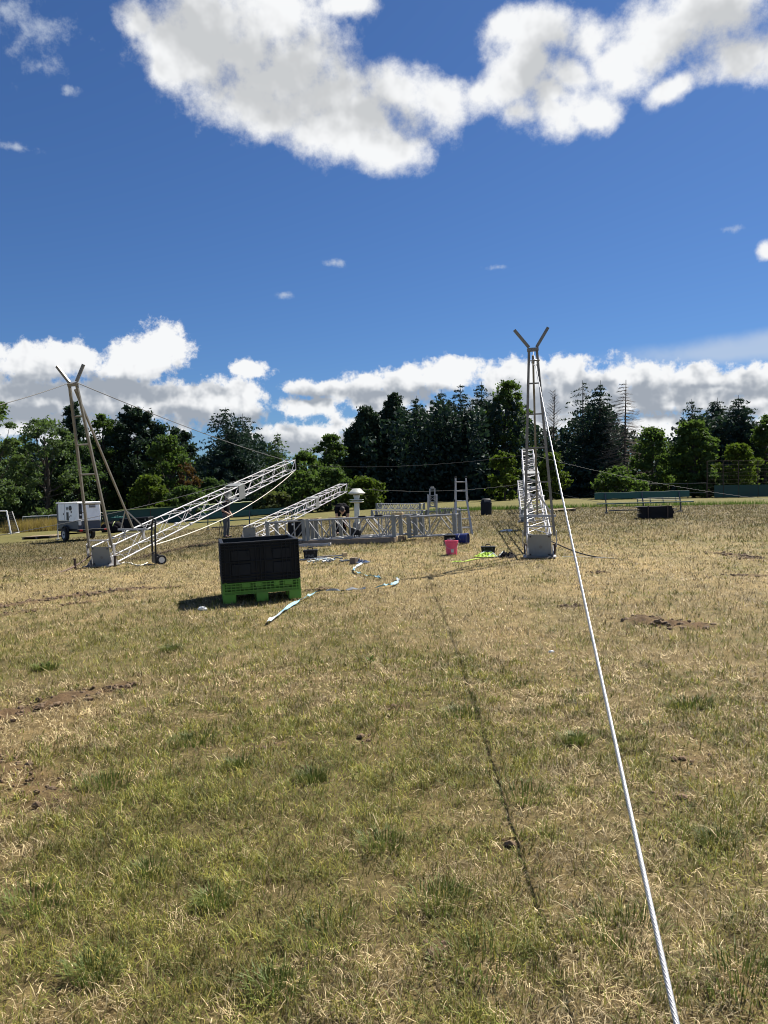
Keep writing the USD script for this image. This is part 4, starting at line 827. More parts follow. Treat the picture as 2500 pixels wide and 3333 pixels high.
# ------------------------------------------------------------------ box trusses on timbers in the middle
def frame_px(a, b):
    """x axis from ground point a to b."""
    yaw = math.atan2(b[1] - a[1], b[0] - a[0]); return yaw, float(np.linalg.norm((b - a)[:2]))
def box_truss(name, label, M, L, H, D, bays, mat=DULL, dbl=True, r=.024, single_face=False):
    t = thing(name, label, 'truss', M); ys = (0, D)
    for y in ys:
        for z in (0, H): part(t, 'chord', MB().tube((0.03, y, z), (L - 0.03, y, z), r, 8), mat, True)
        for k in range(bays):
            xa_, xb = .06 + (L - .12) * k / bays, .06 + (L - .12) * (k + 1) / bays; za, zb = (H, 0) if k % 2 == 0 else (0, H)
            part(t, 'brace', MB().tube((xa_ + .02, y, za), (xb - .02, y, zb), r * .72, 6), mat, True)
            if k % 2 == 1: part(t, 'post', MB().tube((xa_, y, 0), (xa_, y, H), r * .8, 6), mat, True)
        for x in (.06, L - .06): part(t, 'end_post', MB().cbox((x, y, H / 2), (.115, .07, H + .07), .006), PLATE)
    for z in (0, H):
        for k in range(bays + 1):
            x = .08 + (L - .16) * k / bays; part(t, 'cross_tube', MB().tube((x, 0, z), (x, D, z), r * .7, 6), mat, True)
    return t
gA, gB = ground_at(868, 1782), ground_at(1290, 1766)
yawT, LT = frame_px(gA, gB); u = np.array([math.cos(yawT), math.sin(yawT), 0]); nrm = np.array([-u[1], u[0], 0])
slope = (gB[2] - gA[2]) / LT; uz = unit(np.array([u[0], u[1], slope])); RT = np.stack([uz, nrm, np.cross(uz, nrm)], 1)
def TM(x, y, z): return mat4(gA + uz * x + nrm * y + np.array([0, 0, z]), R=RT)
HT = .58; S1 = LT * .325
box_truss('box_truss', 'box truss section behind the right rim of the crate, leftmost on the timbers', TM(0, 0, .18), S1 - .01, HT, .55, 2)
box_truss('box_truss', 'longest box truss section with many crossed braces on the dark timber', TM(S1 + .01, 0, .18), LT - S1, HT, .55, 6)
box_truss('box_truss', 'second box truss section lying close behind the longest one', TM(S1 + .5, .75, .19), LT - S1 - .1, HT - .02, .5, 5)
box_truss('box_truss', 'box truss section with wide braces reaching right to the pink bucket', TM(LT + .12, .62, .12), 1.52, HT, .5, 3)
def timber(name, label, x0, x1, y, z, w, h, mat, cat='timber'):
    v, f = MB().cbox(((x0 + x1) / 2, y, z), (x1 - x0, w, h), .008).arrays(); return single(name, (v @ RT.T + gA, f), mat, label, cat)
timber('timber_beam', 'long dark grey timber under the front of the longest box truss', 1.20, LT + .02, -.10, .085, .12, .15, WOODDARK)
timber('timber_beam', 'dark timber under the back of the longest box truss', 1.2, LT + .05, .62, .07, .12, .14, WOODDARK)
for k, (x, lab) in enumerate(((1.28, 'short block under the left end of the timbers'), (LT - .04, 'short notched wood block at the right end of the long timber'))):
    timber('wood_block', lab, x - .05, x + .06, .25, .09, .9 if k == 0 else .5, .16, WOODPALE if k else WOODDARK)
timber('metal_beam', 'long pale metal beam lying in front of the dark timber', .30, 2.45, -.48, .045, .10, .09, ALU, 'beam')
timber('loose_plank', 'pale plank lying on the box truss left of the bending person', 1.0, 1.75, .30, .18 + HT + .045, .2, .03, WOODPALE, 'plank')
timber('loose_plank', 'pale plank lying on the box truss under the bending person', 2.05, 2.55, .34, .18 + HT + .045, .2, .03, WOODPALE, 'plank')
timber('wood_block', 'brown wood block on top of the right end of the longest box truss', LT - .12, LT + .22, .12, .18 + HT + .06, .12, .07, WOODPALE)
timber('black_bracket', 'black bracket clamped on the truss top left of the mushroom post', 1.15, 1.33, .02, .18 + HT + .04, .10, .035, BLACKSTEEL, 'bracket')
timber('black_bracket', 'black bracket lying on the truss top right of the mushroom post', 3.15, 3.38, .05, .18 + HT + .04, .10, .035, BLACKSTEEL, 'bracket')
timber('black_bracket', 'black clamp on the truss top near its right plate', LT - .62, LT - .38, .02, .18 + HT + .045, .10, .04, BLACKSTEEL, 'bracket')
# mushroom capped post
p = ground_at(1163, 1752); t = thing('capped_post', 'off white post with a ring flange and a mushroom shaped cap', 'post', mat4(p, scale=1.0))
d_ = p[1]; top = at(1155, 1590, d_)[2] - p[2]; s = d_ / F
zf = at(1157, 1632, d_)[2] - p[2]; zc = at(1155, 1612, d_)[2] - p[2]
part(t, 'column', MB().lathe([(.001, 0), (.088, 0), (.088, zf - .03)], 20), CREAM, True)
part(t, 'column_cover', MB().lathe([(.10, .0), (.135, .02), (.135, .50), (.10, .52)], 8), PLATE, 40)
part(t, 'flange', MB().lathe([(.088, zf - .035), (.20, zf - .04), (.235, zf - .02), (.235, zf + .0), (.12, zf + .03), (.12, zf + .045), (.235, zf + .05), (.235, zf + .07), (.09, zf + .075)], 24), CREAM, 40)
part(t, 'neck', MB().lathe([(.088, zf + .07), (.088, zc - .10), (.115, zc), (.001, zc)], 20), CREAM, 40)
part(t, 'cap', MB().lathe([(.001, zc + .02), (.20, zc + .03), (.275, zc + .05), (.285, zc + .075), (.24, zc + .105), (.13, top - .01), (.001, top)], 28), CREAM, True)
t = thing('cable_reel', 'round black cable reel hanging inside the longest box truss', 'reel', TM(LT - 1.35, .18, .36))
Ry = np.array([[1.0, 0, 0], [0, 0, 1], [0, -1, 0]])
part(t, 'disc', MB().lathe([(.001, -.02), (.115, -.02), (.118, 0), (.115, .012), (.001, .012)], 20, (-.1, .05, .0), Ry), PLATE, 40); part(t, 'disc', MB().lathe([(.001, -.02), (.115, -.02), (.118, 0), (.115, .012), (.001, .012)], 20, (-.1, -.03, .0), Ry), RUBBER, 40)
part(t, 'drum', MB().cbox((.03, .02, -.03), (.22, .16, .16), .02), BLACKPL); part(t, 'leg', MB().beam((-.05, 0, -.18), (-.05, 0, -.1), .02, .02), BLACKPL); part(t, 'leg', MB().beam((.1, 0, -.18), (.1, 0, -.1), .02, .02), BLACKPL)
# bins behind the leftmost section
def bin_box(px, py, lab, mat=BLACKPL, w=.42, h=.62):
    p = ground_at(px, py); t = thing('storage_bin', lab, 'bin', stand(p, .12, .5))
    part(t, 'body', MB().cbox((0, 0, h / 2 - .02), (w, .4, h - .06), .02), mat); part(t, 'lid', MB().cbox((0, 0, h - .02), (w + .05, .45, .05), .015), mat); part(t, 'sticker', MB().cbox((-.02, -.202, h * .74), (.09, .008, .06), .001), WHITEPAINT)
bin_box(957, 1745, 'left black bin with a pale sticker behind the leftmost box truss'); bin_box(992, 1744, 'right black bin with a pale sticker behind the leftmost box truss')
p = ground_at(1000, 1744); t = thing('fire_extinguisher', 'red fire extinguisher standing beside the black bins', 'extinguisher', mat4(p))
part(t, 'cylinder', MB().lathe([(.001, 0), (.085, 0), (.09, .02), (.09, .38), (.05, .46), (.03, .48)], 16), REDPL, 40); part(t, 'valve', MB().cbox((0, 0, .52), (.06, .05, .08), .01), BLACKSTEEL); part(t, 'hose', MB().path([(.03, 0, .52), (.12, 0, .45), (.13, 0, .2)], .012, 5), BLACKSTEEL, True); part(t, 'label_band', MB().lathe([(.0912, .18), (.0912, .28)], 16), WHITEPAINT, True)

# ------------------------------------------------------------------ far truss pieces
def far_truss(a, b, hpx, lab, D=.45, bays=12, lift_=.0, mat=ALU):
    P, Q = ground_at(*a), ground_at(*b); yw, L = frame_px(P, Q); H = hpx / F * P[1]
    return box_truss('flat_truss', lab, mat4(P + [0, 0, lift_ + .03], yw), L, H, D, bays, mat, r=.028)
far_truss((1208, 1690), (1378, 1684), 26, 'long flat truss piece on the grass beyond the box trusses', bays=14)
far_truss((1224, 1676), (1370, 1672), 17, 'flat truss piece stacked behind and above the long flat one', bays=13, lift_=.34)
far_truss((1428, 1679), (1482, 1678), 22, 'short flat truss piece between the truss tower and the ladder', bays=5, mat=PLATE)
p = ground_at(1408, 1682); t = thing('truss_tower', 'short upright aluminium truss tower with a stepped top', 'tower', mat4(p)); k = p[1] / F; hh = at(1408, 1584, p[1])[2] - p[2]
for sx in (-1, 1):
    for sy in (-1, 1): part(t, 'corner_post', MB().cbox((sx * 13.5 * k, sy * .2, hh * .37), (5 * k, .09, hh * .74), .01), ALU); part(t, 'inner_post', MB().cbox((sx * 8 * k, sy * .12, hh * .62), (3.4 * k, .07, hh * .62), .01), ALU)
for z in (.18, .34, .50, .70, .86): part(t, 'level_bar', MB().cbox((0, 0, hh * z), ((32 if z < .72 else 20) * k, .42 if z < .72 else .26, 3.0 * k), .006), PLATE)
for s in (-1, 1):
    for z0, z1 in ((.02, .18), (.34, .5), (.5, .7)): part(t, 'brace', MB().tube((-s * 12 * k, -.2, hh * z0), (s * 12 * k, -.2, hh * z1), .014, 6), ALU, True)
part(t, 'head_block', MB().cbox((0, 0, hh * .95), (12 * k, .25, hh * .09), .02), PLATE)
# ------------------------------------------------------------------ stepladder
p = ground_at(1500, 1741); d_ = p[1]; k = d_ / F; lh = at(1500, 1555, d_)[2] - p[2]
t = thing('step_ladder', 'silver folding aluminium stepladder with wide stance', 'ladder', mat4(p, math.radians(2)))
def rail(nm, pts, w=.055, mat=ALU):
    for a, b in zip(pts[:-1], pts[1:]): part(t, nm, MB().beam(a, b, w, .03, (0, 1, 0)), mat)
TOPX = (-12.5 * k, 19.5 * k)  # not symmetrical: the camera stands a little to its right
z1, zb = lh, lh * .58
rail('rail', [(-15 * k, 0, lh), (-15 * k, -.02, lh * .58), (-19.5 * k, -.32, .02)]); rail('rail', [(19 * k, 0, lh), (21 * k, -.02, lh * .58), (33 * k, -.32, .02)])
rail('rear_rail', [(-14 * k, .02, lh * .99), (-19 * k, .42, .02)], .04); rail('rear_rail', [(19 * k, .02, lh * .99), (38 * k, .42, .02)], .04)
for q in (.93, .77, .60, .44, .285, .13):
    e = 0 if q >= .58 else (1 - q / .58); part(t, 'rung', MB().cbox(((2 + 5 * e) * k, -.02 - .30 * e, lh * q), ((34 + 18 * e) * k, .06, .035), .006), ALU)
for q in (.77, .44, .13): part(t, 'rear_rung', MB().cbox(((2 + 7 * (1 - q)) * k, .42 * (1 - q), lh * q), ((34 + 24 * (1 - q)) * k, .03, .03), .005), PLATE)
for x in (-18 * k, 25 * k): part(t, 'hinge', MB().lathe([(.001, -.03), (.045, -.03), (.045, .03), (.001, .03)], 12, (x, 0, lh * .60), Ry), BLACKSTEEL, 40)
for x in (-15 * k, 19 * k): part(t, 'end_cap', MB().cbox((x, 0, lh + .01), (.07, .05, .04), .008), BLACKSTEEL)

# ------------------------------------------------------------------ buckets, boxes and cloths
p = ground_at(1470, 1806); k = p[1] / F; t = thing('pink_bucket', 'pink plastic bucket filled with metal hardware', 'bucket', mat4(p)); bh = 47 * k
b = part(t, 'body', MB().lathe([(.001, .004), (16.5 * k, .004), (17.2 * k, .0), (20.5 * k, bh * .98), (21 * k, bh), (19.5 * k, bh), (19 * k, bh * .9), (16 * k, .02), (.001, .02)], 28), PINK, 40)
part(t, 'rim', MB().lathe([(20.6 * k, bh * .80), (22 * k, bh * .81), (22 * k, bh * .85), (20.8 * k, bh * .86), (20.8 * k, bh * .92), (22.3 * k, bh * .93), (22.3 * k, bh), (20.4 * k, bh * 1.01)], 28), PINK, 40)
part(t, 'handle', MB().path([(22 * k * math.cos(a), 22.3 * k * math.sin(a), bh * (.84 - .42 * math.sin(-a))) for a in np.linspace(-math.pi, 0, 12)], .004, 5), WIRE, True)
part(t, 'label', MB().add([[18.6 * k * math.cos(a), 18.6 * k * math.sin(a), z] for z in (bh * .2, bh * .62) for a in np.linspace(-1.75, -1.25, 6)], [[i, i + 1, i + 7, i + 6] for i in range(5)]), CREAM)
rng = np.random.default_rng(3)
t = thing('metal_hardware', 'grey metal clamps piled in the top of the pink bucket', 'hardware', mat4(p + [0, 0, bh * .93]))
for i in range(9):
    a = rng.uniform(0, 6.3); c = np.array([.1 * math.cos(a) * rng.uniform(.2, 1), .09 * math.sin(a), rng.uniform(0, .06)]); d = unit(rng.normal(size=3)) * .06
    part(t, 'clamp', MB().tube(c - d, c + d, .012, 6), ALU if i % 2 else STEEL, 40)
p = ground_at(1500, 1770); k = p[1] / F; t = thing('blue_barrel', 'dark blue plastic barrel lying on its side behind the pink bucket', 'barrel', mat4(p + [0, 0, 16 * k], math.radians(8)))
Rx = np.array([[0, 0, 1.0], [.45, .893, 0], [-.893, .45, 0]]); Rx = np.stack([[0, 0, 1.0], [0, 1.0, 0], [1.0, 0, 0]], 1).T
c_, s_ = math.cos(math.radians(-32)), math.sin(math.radians(-32)); RB = np.array([[c_, -s_, 0], [s_, c_, 0], [0, 0, 1]]) @ Rx
part(t, 'body', MB().lathe([(.001, -.20), (.125, -.20), (.135, -.19), (.152, .16), (.155, .20), (.145, .205), (.14, .17), (.001, .15)], 26, (0, 0, 0), RB), BLUEPL, 40)
part(t, 'rim', MB().lathe([(.152, .12), (.163, .125), (.163, .14), (.153, .145)], 26, (0, 0, 0), RB), BLUEPL, 40); part(t, 'rim', MB().lathe([(.153, .17), (.165, .175), (.165, .20), (.15, .207)], 26, (0, 0, 0), RB), BLUEPL, 40)
part(t, 'base_disc', MB().lathe([(.001, -.203), (.11, -.203), (.12, -.20)], 26, (0, 0, 0), RB), BLUEPL, 40); part(t, 'handle', MB().path([(-.05, -.16, .0), (-.12, -.2, .06), (-.05, -.1, .15)], .006, 5), WIRE, True)
p = ground_at(1464, 1773); t = thing('black_case', 'black case standing behind the pink bucket', 'case', stand(p, .1, .5))
part(t, 'shell', MB().cbox((0, 0, .12), (.30, .2, .23), .02), BLACKPL); part(t, 'lid', MB().cbox((0, 0, .25), (.31, .21, .04), .012), BLACKPL); part(t, 'handle', MB().path([(-.07, 0, .27), (-.05, 0, .305), (.05, 0, .305), (.07, 0, .27)], .009, 6), BLACKPL, True)
def tool_box(px, py, wpx, hpx, lab, word):
    p = ground_at(px, py); k = p[1] / F; w, h = wpx * k, hpx * k; t = thing('tool_box', lab, 'tool box', stand(p, math.atan2(-p[0], p[1]) * .6, .6))
    b = part(t, 'body', MB().add([[sx * w * (.43 if z == 0 else .48), sy * w * .28, z] for z in (0, h * .62) for sx in (-1, 1) for sy in (-1, 1)], [[0, 1, 3, 2], [4, 6, 7, 5], [0, 4, 5, 1], [2, 3, 7, 6], [0, 2, 6, 4], [1, 5, 7, 3]]), BLACKPL)
    part(t, 'lid', MB().cbox((0, 0, h * .70), (w * 1.02, w * .62, h * .18), .012), BLACKPL)
    part(t, 'handle', MB().path([(-w * .16, 0, h * .78), (-w * .14, 0, h * .95), (w * .14, 0, h * .95), (w * .16, 0, h * .78)], h * .05, 6), BLACKPL, True)
    for sx in (-.28, .28): part(t, 'latch', MB().cbox((sx * w, -w * .315, h * .60), (w * .10, .02, h * .16), .004), LABELDARK)
    v = meshkit.text_mesh(word, h * .20, .004); e = v.vertices; e = e - [e[:, 0].mean(), 0, 0]; v = np.column_stack([e[:, 0], -w * .285 - e[:, 2], e[:, 1] + h * .22])
    part(t, 'lettering', (v, meshkit.text_mesh(word, h * .20, .004).faces), CHALK)
tool_box(1012, 1822, 47, 42, 'black tool box lettered PINS between the crate and the white pole pile', 'PINS'); tool_box(1589, 1806, 46, 36, 'black tool box with a handle standing behind the yellow hi vis vest', 'PINS')
def cloth(name, lab, cat, px, py, w, d, h, mat, seed, folds=1.0, extra=()):
    p = ground_at(px, py); n = 34; g = np.linspace(-1, 1, n); X, Y = np.meshgrid(g, g, indexing='ij'); rr = np.hypot(X, Y); a = np.arctan2(Y, X)
    edge = 0.78 + 0.34 * (meshkit.fbm(np.stack([np.cos(a) * 1.6 + seed, np.sin(a) * 1.6, a * 0], -1), 3, seed) - .3)
    s = np.maximum(np.abs(X), np.abs(Y)); sc = s / np.maximum(rr, 1e-6)
    U, Vv = X * sc * edge, Y * sc * edge; R_ = np.hypot(U, Vv)
    q = np.stack([U * 3.5 * folds, Vv * 3.5 * folds, U * 0 + seed], -1); z = h * np.clip(1 - s ** 2.2, 0, 1) * (0.15 + 1.25 * np.abs(meshkit.fbm(q, 4, seed) - .5) * 3.2)
    z = np.where(s > .97, 0.004, np.maximum(z, 0.008))
    P = np.stack([U * w / 2, Vv * d / 2, z], -1).reshape(-1, 3); P[:, 2] += gz(P[:, 0] + p[0], P[:, 1] + p[1]) + 0.02; P[:, 0] += p[0]; P[:, 1] += p[1]
    i, j = np.meshgrid(np.arange(n - 1), np.arange(n - 1), indexing='ij'); f = np.stack([i * n + j, (i + 1) * n + j, (i + 1) * n + j + 1, i * n + j + 1], -1).reshape(-1, 4)
    if extra:
        t = thing(name, lab, cat, mat4((0, 0, 0))); part(t, 'cloth', (P, f), mat, True)
        for nm, pix, wd, m2 in extra: part(t, nm, MB().path([ground_at(*q_) + [0, 0, .05 + .05 * (i_ % 2)] for i_, q_ in enumerate(pix)], wd, 4), m2, True)
        return t
    return single(name, (P, f), mat, lab, cat, smooth=True)
cloth('hi_vis_vest', 'crumpled yellow green high visibility vest on the grass', 'vest', 1580, 1814, .62, .55, .10, HIVIS, 3, 1.2, (('reflective_band', [(1560, 1812), (1585, 1806), (1610, 1810)], .014, STRAPWHITE), ('reflective_band', [(1590, 1818), (1605, 1815), (1618, 1820)], .012, STRAPWHITE)))
cloth('hi_vis_strap', 'yellow green tape trailing left from the high visibility vest', 'tape', 1490, 1832, .33, .16, .035, HIVIS, 9)
groundline('hi_vis_tape', 'pale yellow tape end linking the vest and the trailing tape', [(1512, 1832), (1535, 1826), (1560, 1822)], .014, HIVIS, 'tape', .025)
cloth('black_jacket', 'black cloth heap with white flecks right of the vest', 'jacket', 1650, 1815, .50, .6, .10, BLACKCLOTH, 5, 1.3, (('white_trim', [(1625, 1816), (1640, 1808), (1650, 1812)], .014, STRAPWHITE),))
cloth('blue_tarp_heap', 'small heap of dark blue cloth on the grass right of the pole pile', 'cloth', 1170, 1834, .52, .35, .06, JEANS, 7, 1.3)
cloth('blue_cloth', 'blue cloth heap on the grass left of the second mast base', 'cloth', 925, 1752, .9, .7, .14, JEANS, 8, 1.1)
p = ground_at(1122, 1814); t = single('wood_offcut', MB().cbox(p + [0, 0, .05], (.10, .10, .11), .004, stand(p, .4)[:3, :3]), WOODPALE, 'small wood offcut block on the grass behind the pole pile', 'block')
p = ground_at(1152, 1836); single('dark_block', MB().cbox(p + [0, 0, .07], (.14, .12, .13), .006, stand(p, -.5)[:3, :3]), WOODDARK, 'small dark block standing on the dark blue cloth', 'block')
# pile of straps and poles
p = ground_at(1075, 1832); t = thing('strap_pile', 'tangled pile of pale straps and ratchets right of the PINS tool box', 'straps', mat4(p)); rng = np.random.default_rng(8)
for i in range(13):
    c = rng.normal(0, [.22, .13, 0]); n_ = 9; ang = rng.uniform(0, 6.3); ph = np.linspace(0, rng.uniform(2, 5), n_)
    pts = np.stack([c[0] + .10 * np.cos(ph + ang) * rng.uniform(.6, 1.6), c[1] + .07 * np.sin(ph + ang), .03 + .035 * np.abs(np.sin(ph * 1.7 + i)) + .02 * (i % 3)], 1)
    part(t, 'strap', MB().path(pts, .014, 4), (STRAPWHITE, STRAPWHITE, STRAPDARK, WHITEROPE)[i % 4], True)
for i in range(4): c = rng.normal(0, [.2, .1, 0]) + [0, 0, .05]; part(t, 'ratchet', MB().cbox(c, (.09, .05, .04), .008, mat4(rotz=rng.uniform(0, 3))[:3, :3]), WIRE)
for a, b, lab in (((976, 1826), (1066, 1822), 'thin pale pole lying on the grass beneath the PINS tool box'), ((1030, 1817), (1122, 1814), 'thin grey pole lying behind the strap pile')):
    P, Q = ground_at(*a), ground_at(*b); single('thin_pole', MB().tube(P + [0, 0, .03], Q + [0, 0, .05], .016, 8), WIRE, lab, 'pole', smooth=True)
# flat straps on the grass
def ribbon(name, lab, pix, w, mats, seed):
    P = np.array([ground_at(*q) for q in pix]); m_ = len(P) * 10
    from scipy.interpolate import make_interp_spline
    L = make_interp_spline(np.arange(len(P)), P, k=2)(np.linspace(0, len(P) - 1, m_)); L[:, 2] = gz(L[:, 0], L[:, 1]) + .03
    T_ = np.gradient(L, axis=0); T_ /= np.linalg.norm(T_, axis=1, keepdims=True); S = np.cross(T_, [0, 0, 1.0]); s = np.linspace(0, 1, m_)
    tw = 0.7 * np.sin(2 * np.pi * (meshkit.noise(np.stack([s * len(P) * 1.3, s * 0 + seed, s * 0], -1), seed)) * 1.3)
    D = np.cos(tw)[:, None] * S + np.sin(tw)[:, None] * np.array([0, 0, 1.0]); L[:, 2] += np.abs(np.sin(tw)) * w * .5 + .012 * meshkit.noise(np.stack([s * 40, s * 0, s * 0], -1), seed)
    t = thing(name, lab, 'strap')
    cuts = np.linspace(0, m_ - 1, len(mats) + 1).astype(int)
    for k_, mt in enumerate(mats):
        a, b = cuts[k_], cuts[k_ + 1] + 1; n_ = b - a; up = np.array([0, 0, .004])
        v = np.concatenate([L[a:b] - D[a:b] * w / 2, L[a:b] + D[a:b] * w / 2, L[a:b] + D[a:b] * w / 2 - up, L[a:b] - D[a:b] * w / 2 - up]); i = np.arange(n_ - 1)
        f = np.vstack([np.stack([i, i + n_ , i + n_ + 1, i + 1], 1), np.stack([i + 2 * n_, i + 3 * n_, i + 3 * n_ + 1, i + 2 * n_ + 1], 1)])
        part(t, 'webbing', (v, f), mt, True)
ribbon('lashing_strap', 'pale blue lashing strap lying from the crate corner towards the lens', [(868, 2036), (905, 2010), (950, 1978), (1000, 1950), (1030, 1936), (1060, 1930), (1110, 1930), (1150, 1926), (1190, 1923)], .042, [STRAPWHITE, STRAPBLUE, STRAPBLUE, STRAPDARK, STRAPDARK, STRAPDARK], 4)
ribbon('lashing_strap', 'short bluish strap with a folded white end beyond the lashing strap', [(1222, 1922), (1255, 1913), (1283, 1908), (1296, 1898), (1290, 1888)], .045, [STRAPBLUE, STRAPBLUE, STRAPWHITE], 6)
ribbon('lashing_strap', 'curved light blue strap nearest the dark blue cloth heap', [(1178, 1840), (1158, 1852), (1152, 1862), (1170, 1872), (1200, 1880), (1225, 1884), (1240, 1890)], .042, [STRAPWHITE, STRAPBLUE, STRAPBLUE, STRAPBLUE], 9)
def crumple(name, lab, cat, px, py, r, seed, mat, sq=(1.3, .8, .6)):
    p = ground_at(px, py); ico = trimesh.creation.icosphere(3); v = np.array(ico.vertices); n_ = meshkit.fbm(v * 2.3 + seed, 3, seed); v = v * (0.6 + 0.8 * n_)[:, None] * np.array(sq) * r
    return single(name, (v + p + [0, 0, r * sq[2] * .5], np.array(ico.faces)), mat, lab, cat)
crumple('crumpled_bottle', 'crushed clear plastic bottle in the crate shadow', 'bottle', 660, 1986, .05, 2, CLEARPL)
crumple('crumpled_wrapper', 'tiny silver wrapper on the grass left of the rope', 'wrapper', 1795, 2124, .022, 3, CLEARPL); crumple('crumpled_wrapper', 'white wrapper in the shade left of the right mast', 'wrapper', 1655, 1730, .14, 5, CLEARPL, (1.8, .6, .3)); crumple('crumpled_wrapper', 'small white scrap left of the left mast base', 'wrapper', 196, 1819, .045, 6, CLEARPL)
# a broad leaved weed
p = ground_at(1203, 2172); t = thing('weed_plant', 'small bright green weed standing alone in the short turf', 'weed', mat4(p)); rng = np.random.default_rng(4)
part(t, 'stem', MB().tube((0, 0, 0), (.01, 0, .09), .003, 5), LEAF['light'])
for i in range(11):
    a = rng.uniform(0, 6.3); z = .02 + .07 * i / 10; l = .055; d = np.array([math.cos(a), math.sin(a), .6]); s_ = np.array([-math.sin(a), math.cos(a), 0]) * .013; o_ = np.array([.008, 0, z])
    part(t, 'leaf', MB().add([o_, o_ + d * l * .5 + s_, o_ + d * l, o_ + d * l * .5 - s_], [[0, 1, 2, 3]]), LEAF['light'])

# ------------------------------------------------------------------ benches, barriers, trash can, platforms
def bench(a, b, d_name, lab, hpx=None, mat=TEAL, supports=3):
    P, Q = ground_at(*a), ground_at(*b); yw, L = frame_px(P, Q); M = mat4(P, R=(lambda u_, n_: np.stack([u_, n_, np.cross(u_, n_)], 1))(unit(Q - P), np.array([-math.sin(yw), math.cos(yw), 0])))
    t = thing(d_name, lab, 'bench', M)
    part(t, 'backrest', MB().cbox((L / 2, .22, .79), (L, .045, .29), .008), mat); part(t, 'seat', MB().cbox((L / 2 + .05, -.08, .44), (L + .02, .28, .05), .008), mat); part(t, 'foot_rail', MB().cbox((L / 2, .12, .12), (L * .72, .05, .05), .006), GREYPAINT)
    for k_ in range(supports):
        x = L * (.11 + .78 * k_ / (supports - 1)); s_ = part(t, 'support', MB().beam((x, .0, -.05), (x, .0, .42), .05, .05), GREYPAINT); part(s_, 'back_post', MB().beam((x, .02, .42), (x, .195, .90), .05, .03), GREYPAINT); part(s_, 'foot', MB().beam((x, -.25, .03), (x, .3, .03), .05, .05), GREYPAINT)
    return t
bench((1940, 1672), (2250, 1664), 'team_bench', 'long green team bench at the right of the field')
bench((640, 1728), (990, 1706), 'team_bench', 'long green team bench behind the standing person at left centre')
P, Q = ground_at(2075, 1640), ground_at(2215, 1637); yw, L = frame_px(P, Q); t = thing('metal_bleacher', 'low pale metal bleacher row beyond the right bench', 'bleacher', mat4(P, yw))
hb = at(2075, 1616, P[1])[2] - P[2]
for i in range(3): part(t, 'seat_board', MB().cbox((L / 2, .3 * i, hb - .02 - .11 * (2 - i)), (L, .24, .04), .006), PLATE)
for i in range(4): part(t, 'leg', MB().beam((L * (.05 + .3 * i), .3, -.05), (L * (.05 + .3 * i), .5, hb - .05), .05, .05), STEEL)
P, Q = ground_at(2082, 1690), ground_at(2192, 1688); yw, L = frame_px(P, Q); hs = at(2082, 1651, P[1])[2] - P[2]
t = thing('fence_stack', 'stack of dark metal fence panels lying flat before the right bench', 'fence panels', mat4(P, yw)); rng = np.random.default_rng(6)
for i in range(11):
    z = .05 + hs * i / 11; o_ = rng.uniform(-.06, .06)
    pn = part(t, 'panel', MB().box((L / 2 + o_, .4, z), (L, .9, .018)), BLACKSTEEL)
    part(pn, 'panel_edge', MB().tube((o_, -.05, z + .012), (L + o_, -.05, z + .012), .022, 6), BLACKSTEEL, True)
for x in (.25, .82): part(t, 'upright', MB().beam((L * x, -.09, -.02), (L * x, -.09, hs + .05), .05, .04), RUST)
p = ground_at(1583, 1676); k = p[1] / F; th_ = at(1583, 1622, p[1])[2] - p[2]; r_ = 18 * k
t = thing('trash_can', 'black metal trash can with a domed lid standing on the field', 'trash can', mat4(p))
part(t, 'body', MB().lathe([(.001, 0), (r_ * .93, 0), (r_ * .97, .03), (r_, th_ * .66), (r_ * 1.03, th_ * .68), (r_ * 1.03, th_ * .72), (r_ * .9, th_ * .72)], 28), TRASH, 40)
part(t, 'lid', MB().lathe([(r_ * .97, th_ * .72), (r_ * .95, th_ * .78), (r_ * .86, th_ * .93), (r_ * .6, th_ * .99), (.001, th_)], 28), TRASH, 40)
part(t, 'lid_flap', MB().cbox((-.0, -r_ * .88, th_ * .84), (r_ * 1.0, .03, th_ * .14), .008), GREYPAINT)
def platform(a, b, d, h, lab):
    P, Q = ground_at(*a), ground_at(*b); yw, L = frame_px(P, Q); t = thing('low_platform', lab, 'platform', stand(P, yw, 1)); n_ = 5
    for i in range(n_): part(t, 'plank', MB().cbox((L / 2, d * (i + .5) / n_, h - .02), (L, d / n_ * .94, .04), .004), WOODPALE if i % 2 else WOODDARK)
    for x in (.05, .5, .95): part(t, 'bearer', MB().box((L * x, d / 2, h / 2 - .03), (.1, d, h - .042)), WOODDARK)
platform((70, 1757), (168, 1752), 1.2, .16, 'low wooden platform on the grass left of the generator'); platform((1796, 1667), (1876, 1664), .9, .12, 'low pale boards lying on the grass right of the right mast')
# ------------------------------------------------------------------ equipment pile behind the left frame
def eq(px, py, w, d, h, nm, lab, mat, lidmat=None):
    p = ground_at(px, py); t = thing(nm, lab, 'case', stand(p, math.radians(-6), .5)); part(t, 'shell', MB().cbox((0, 0, h * .42), (w, d, h * .8), .03), mat); part(t, 'lid', MB().cbox((0, 0, h * .90), (w + .03, d + .03, h * .16), .02), lidmat or mat)
    for s_ in (-1, 1): part(t, 'latch', MB().cbox((s_ * w * .3, -d / 2 - .01, h * .8), (.07, .03, .12), .006), STEEL)
    return t
eq(425, 1728, 1.05, .8, .82, 'road_case', 'black road case, left of two standing behind the left frame leg', BLACKPL); eq(470, 1726, .90, .8, .84, 'road_case', 'black road case, right of two standing behind the left frame leg', BLACKPL)
p = ground_at(372, 1734); t = thing('duffel_bag', 'black duffel bag with a pale strap in front of the equipment pile', 'bag', mat4(p))
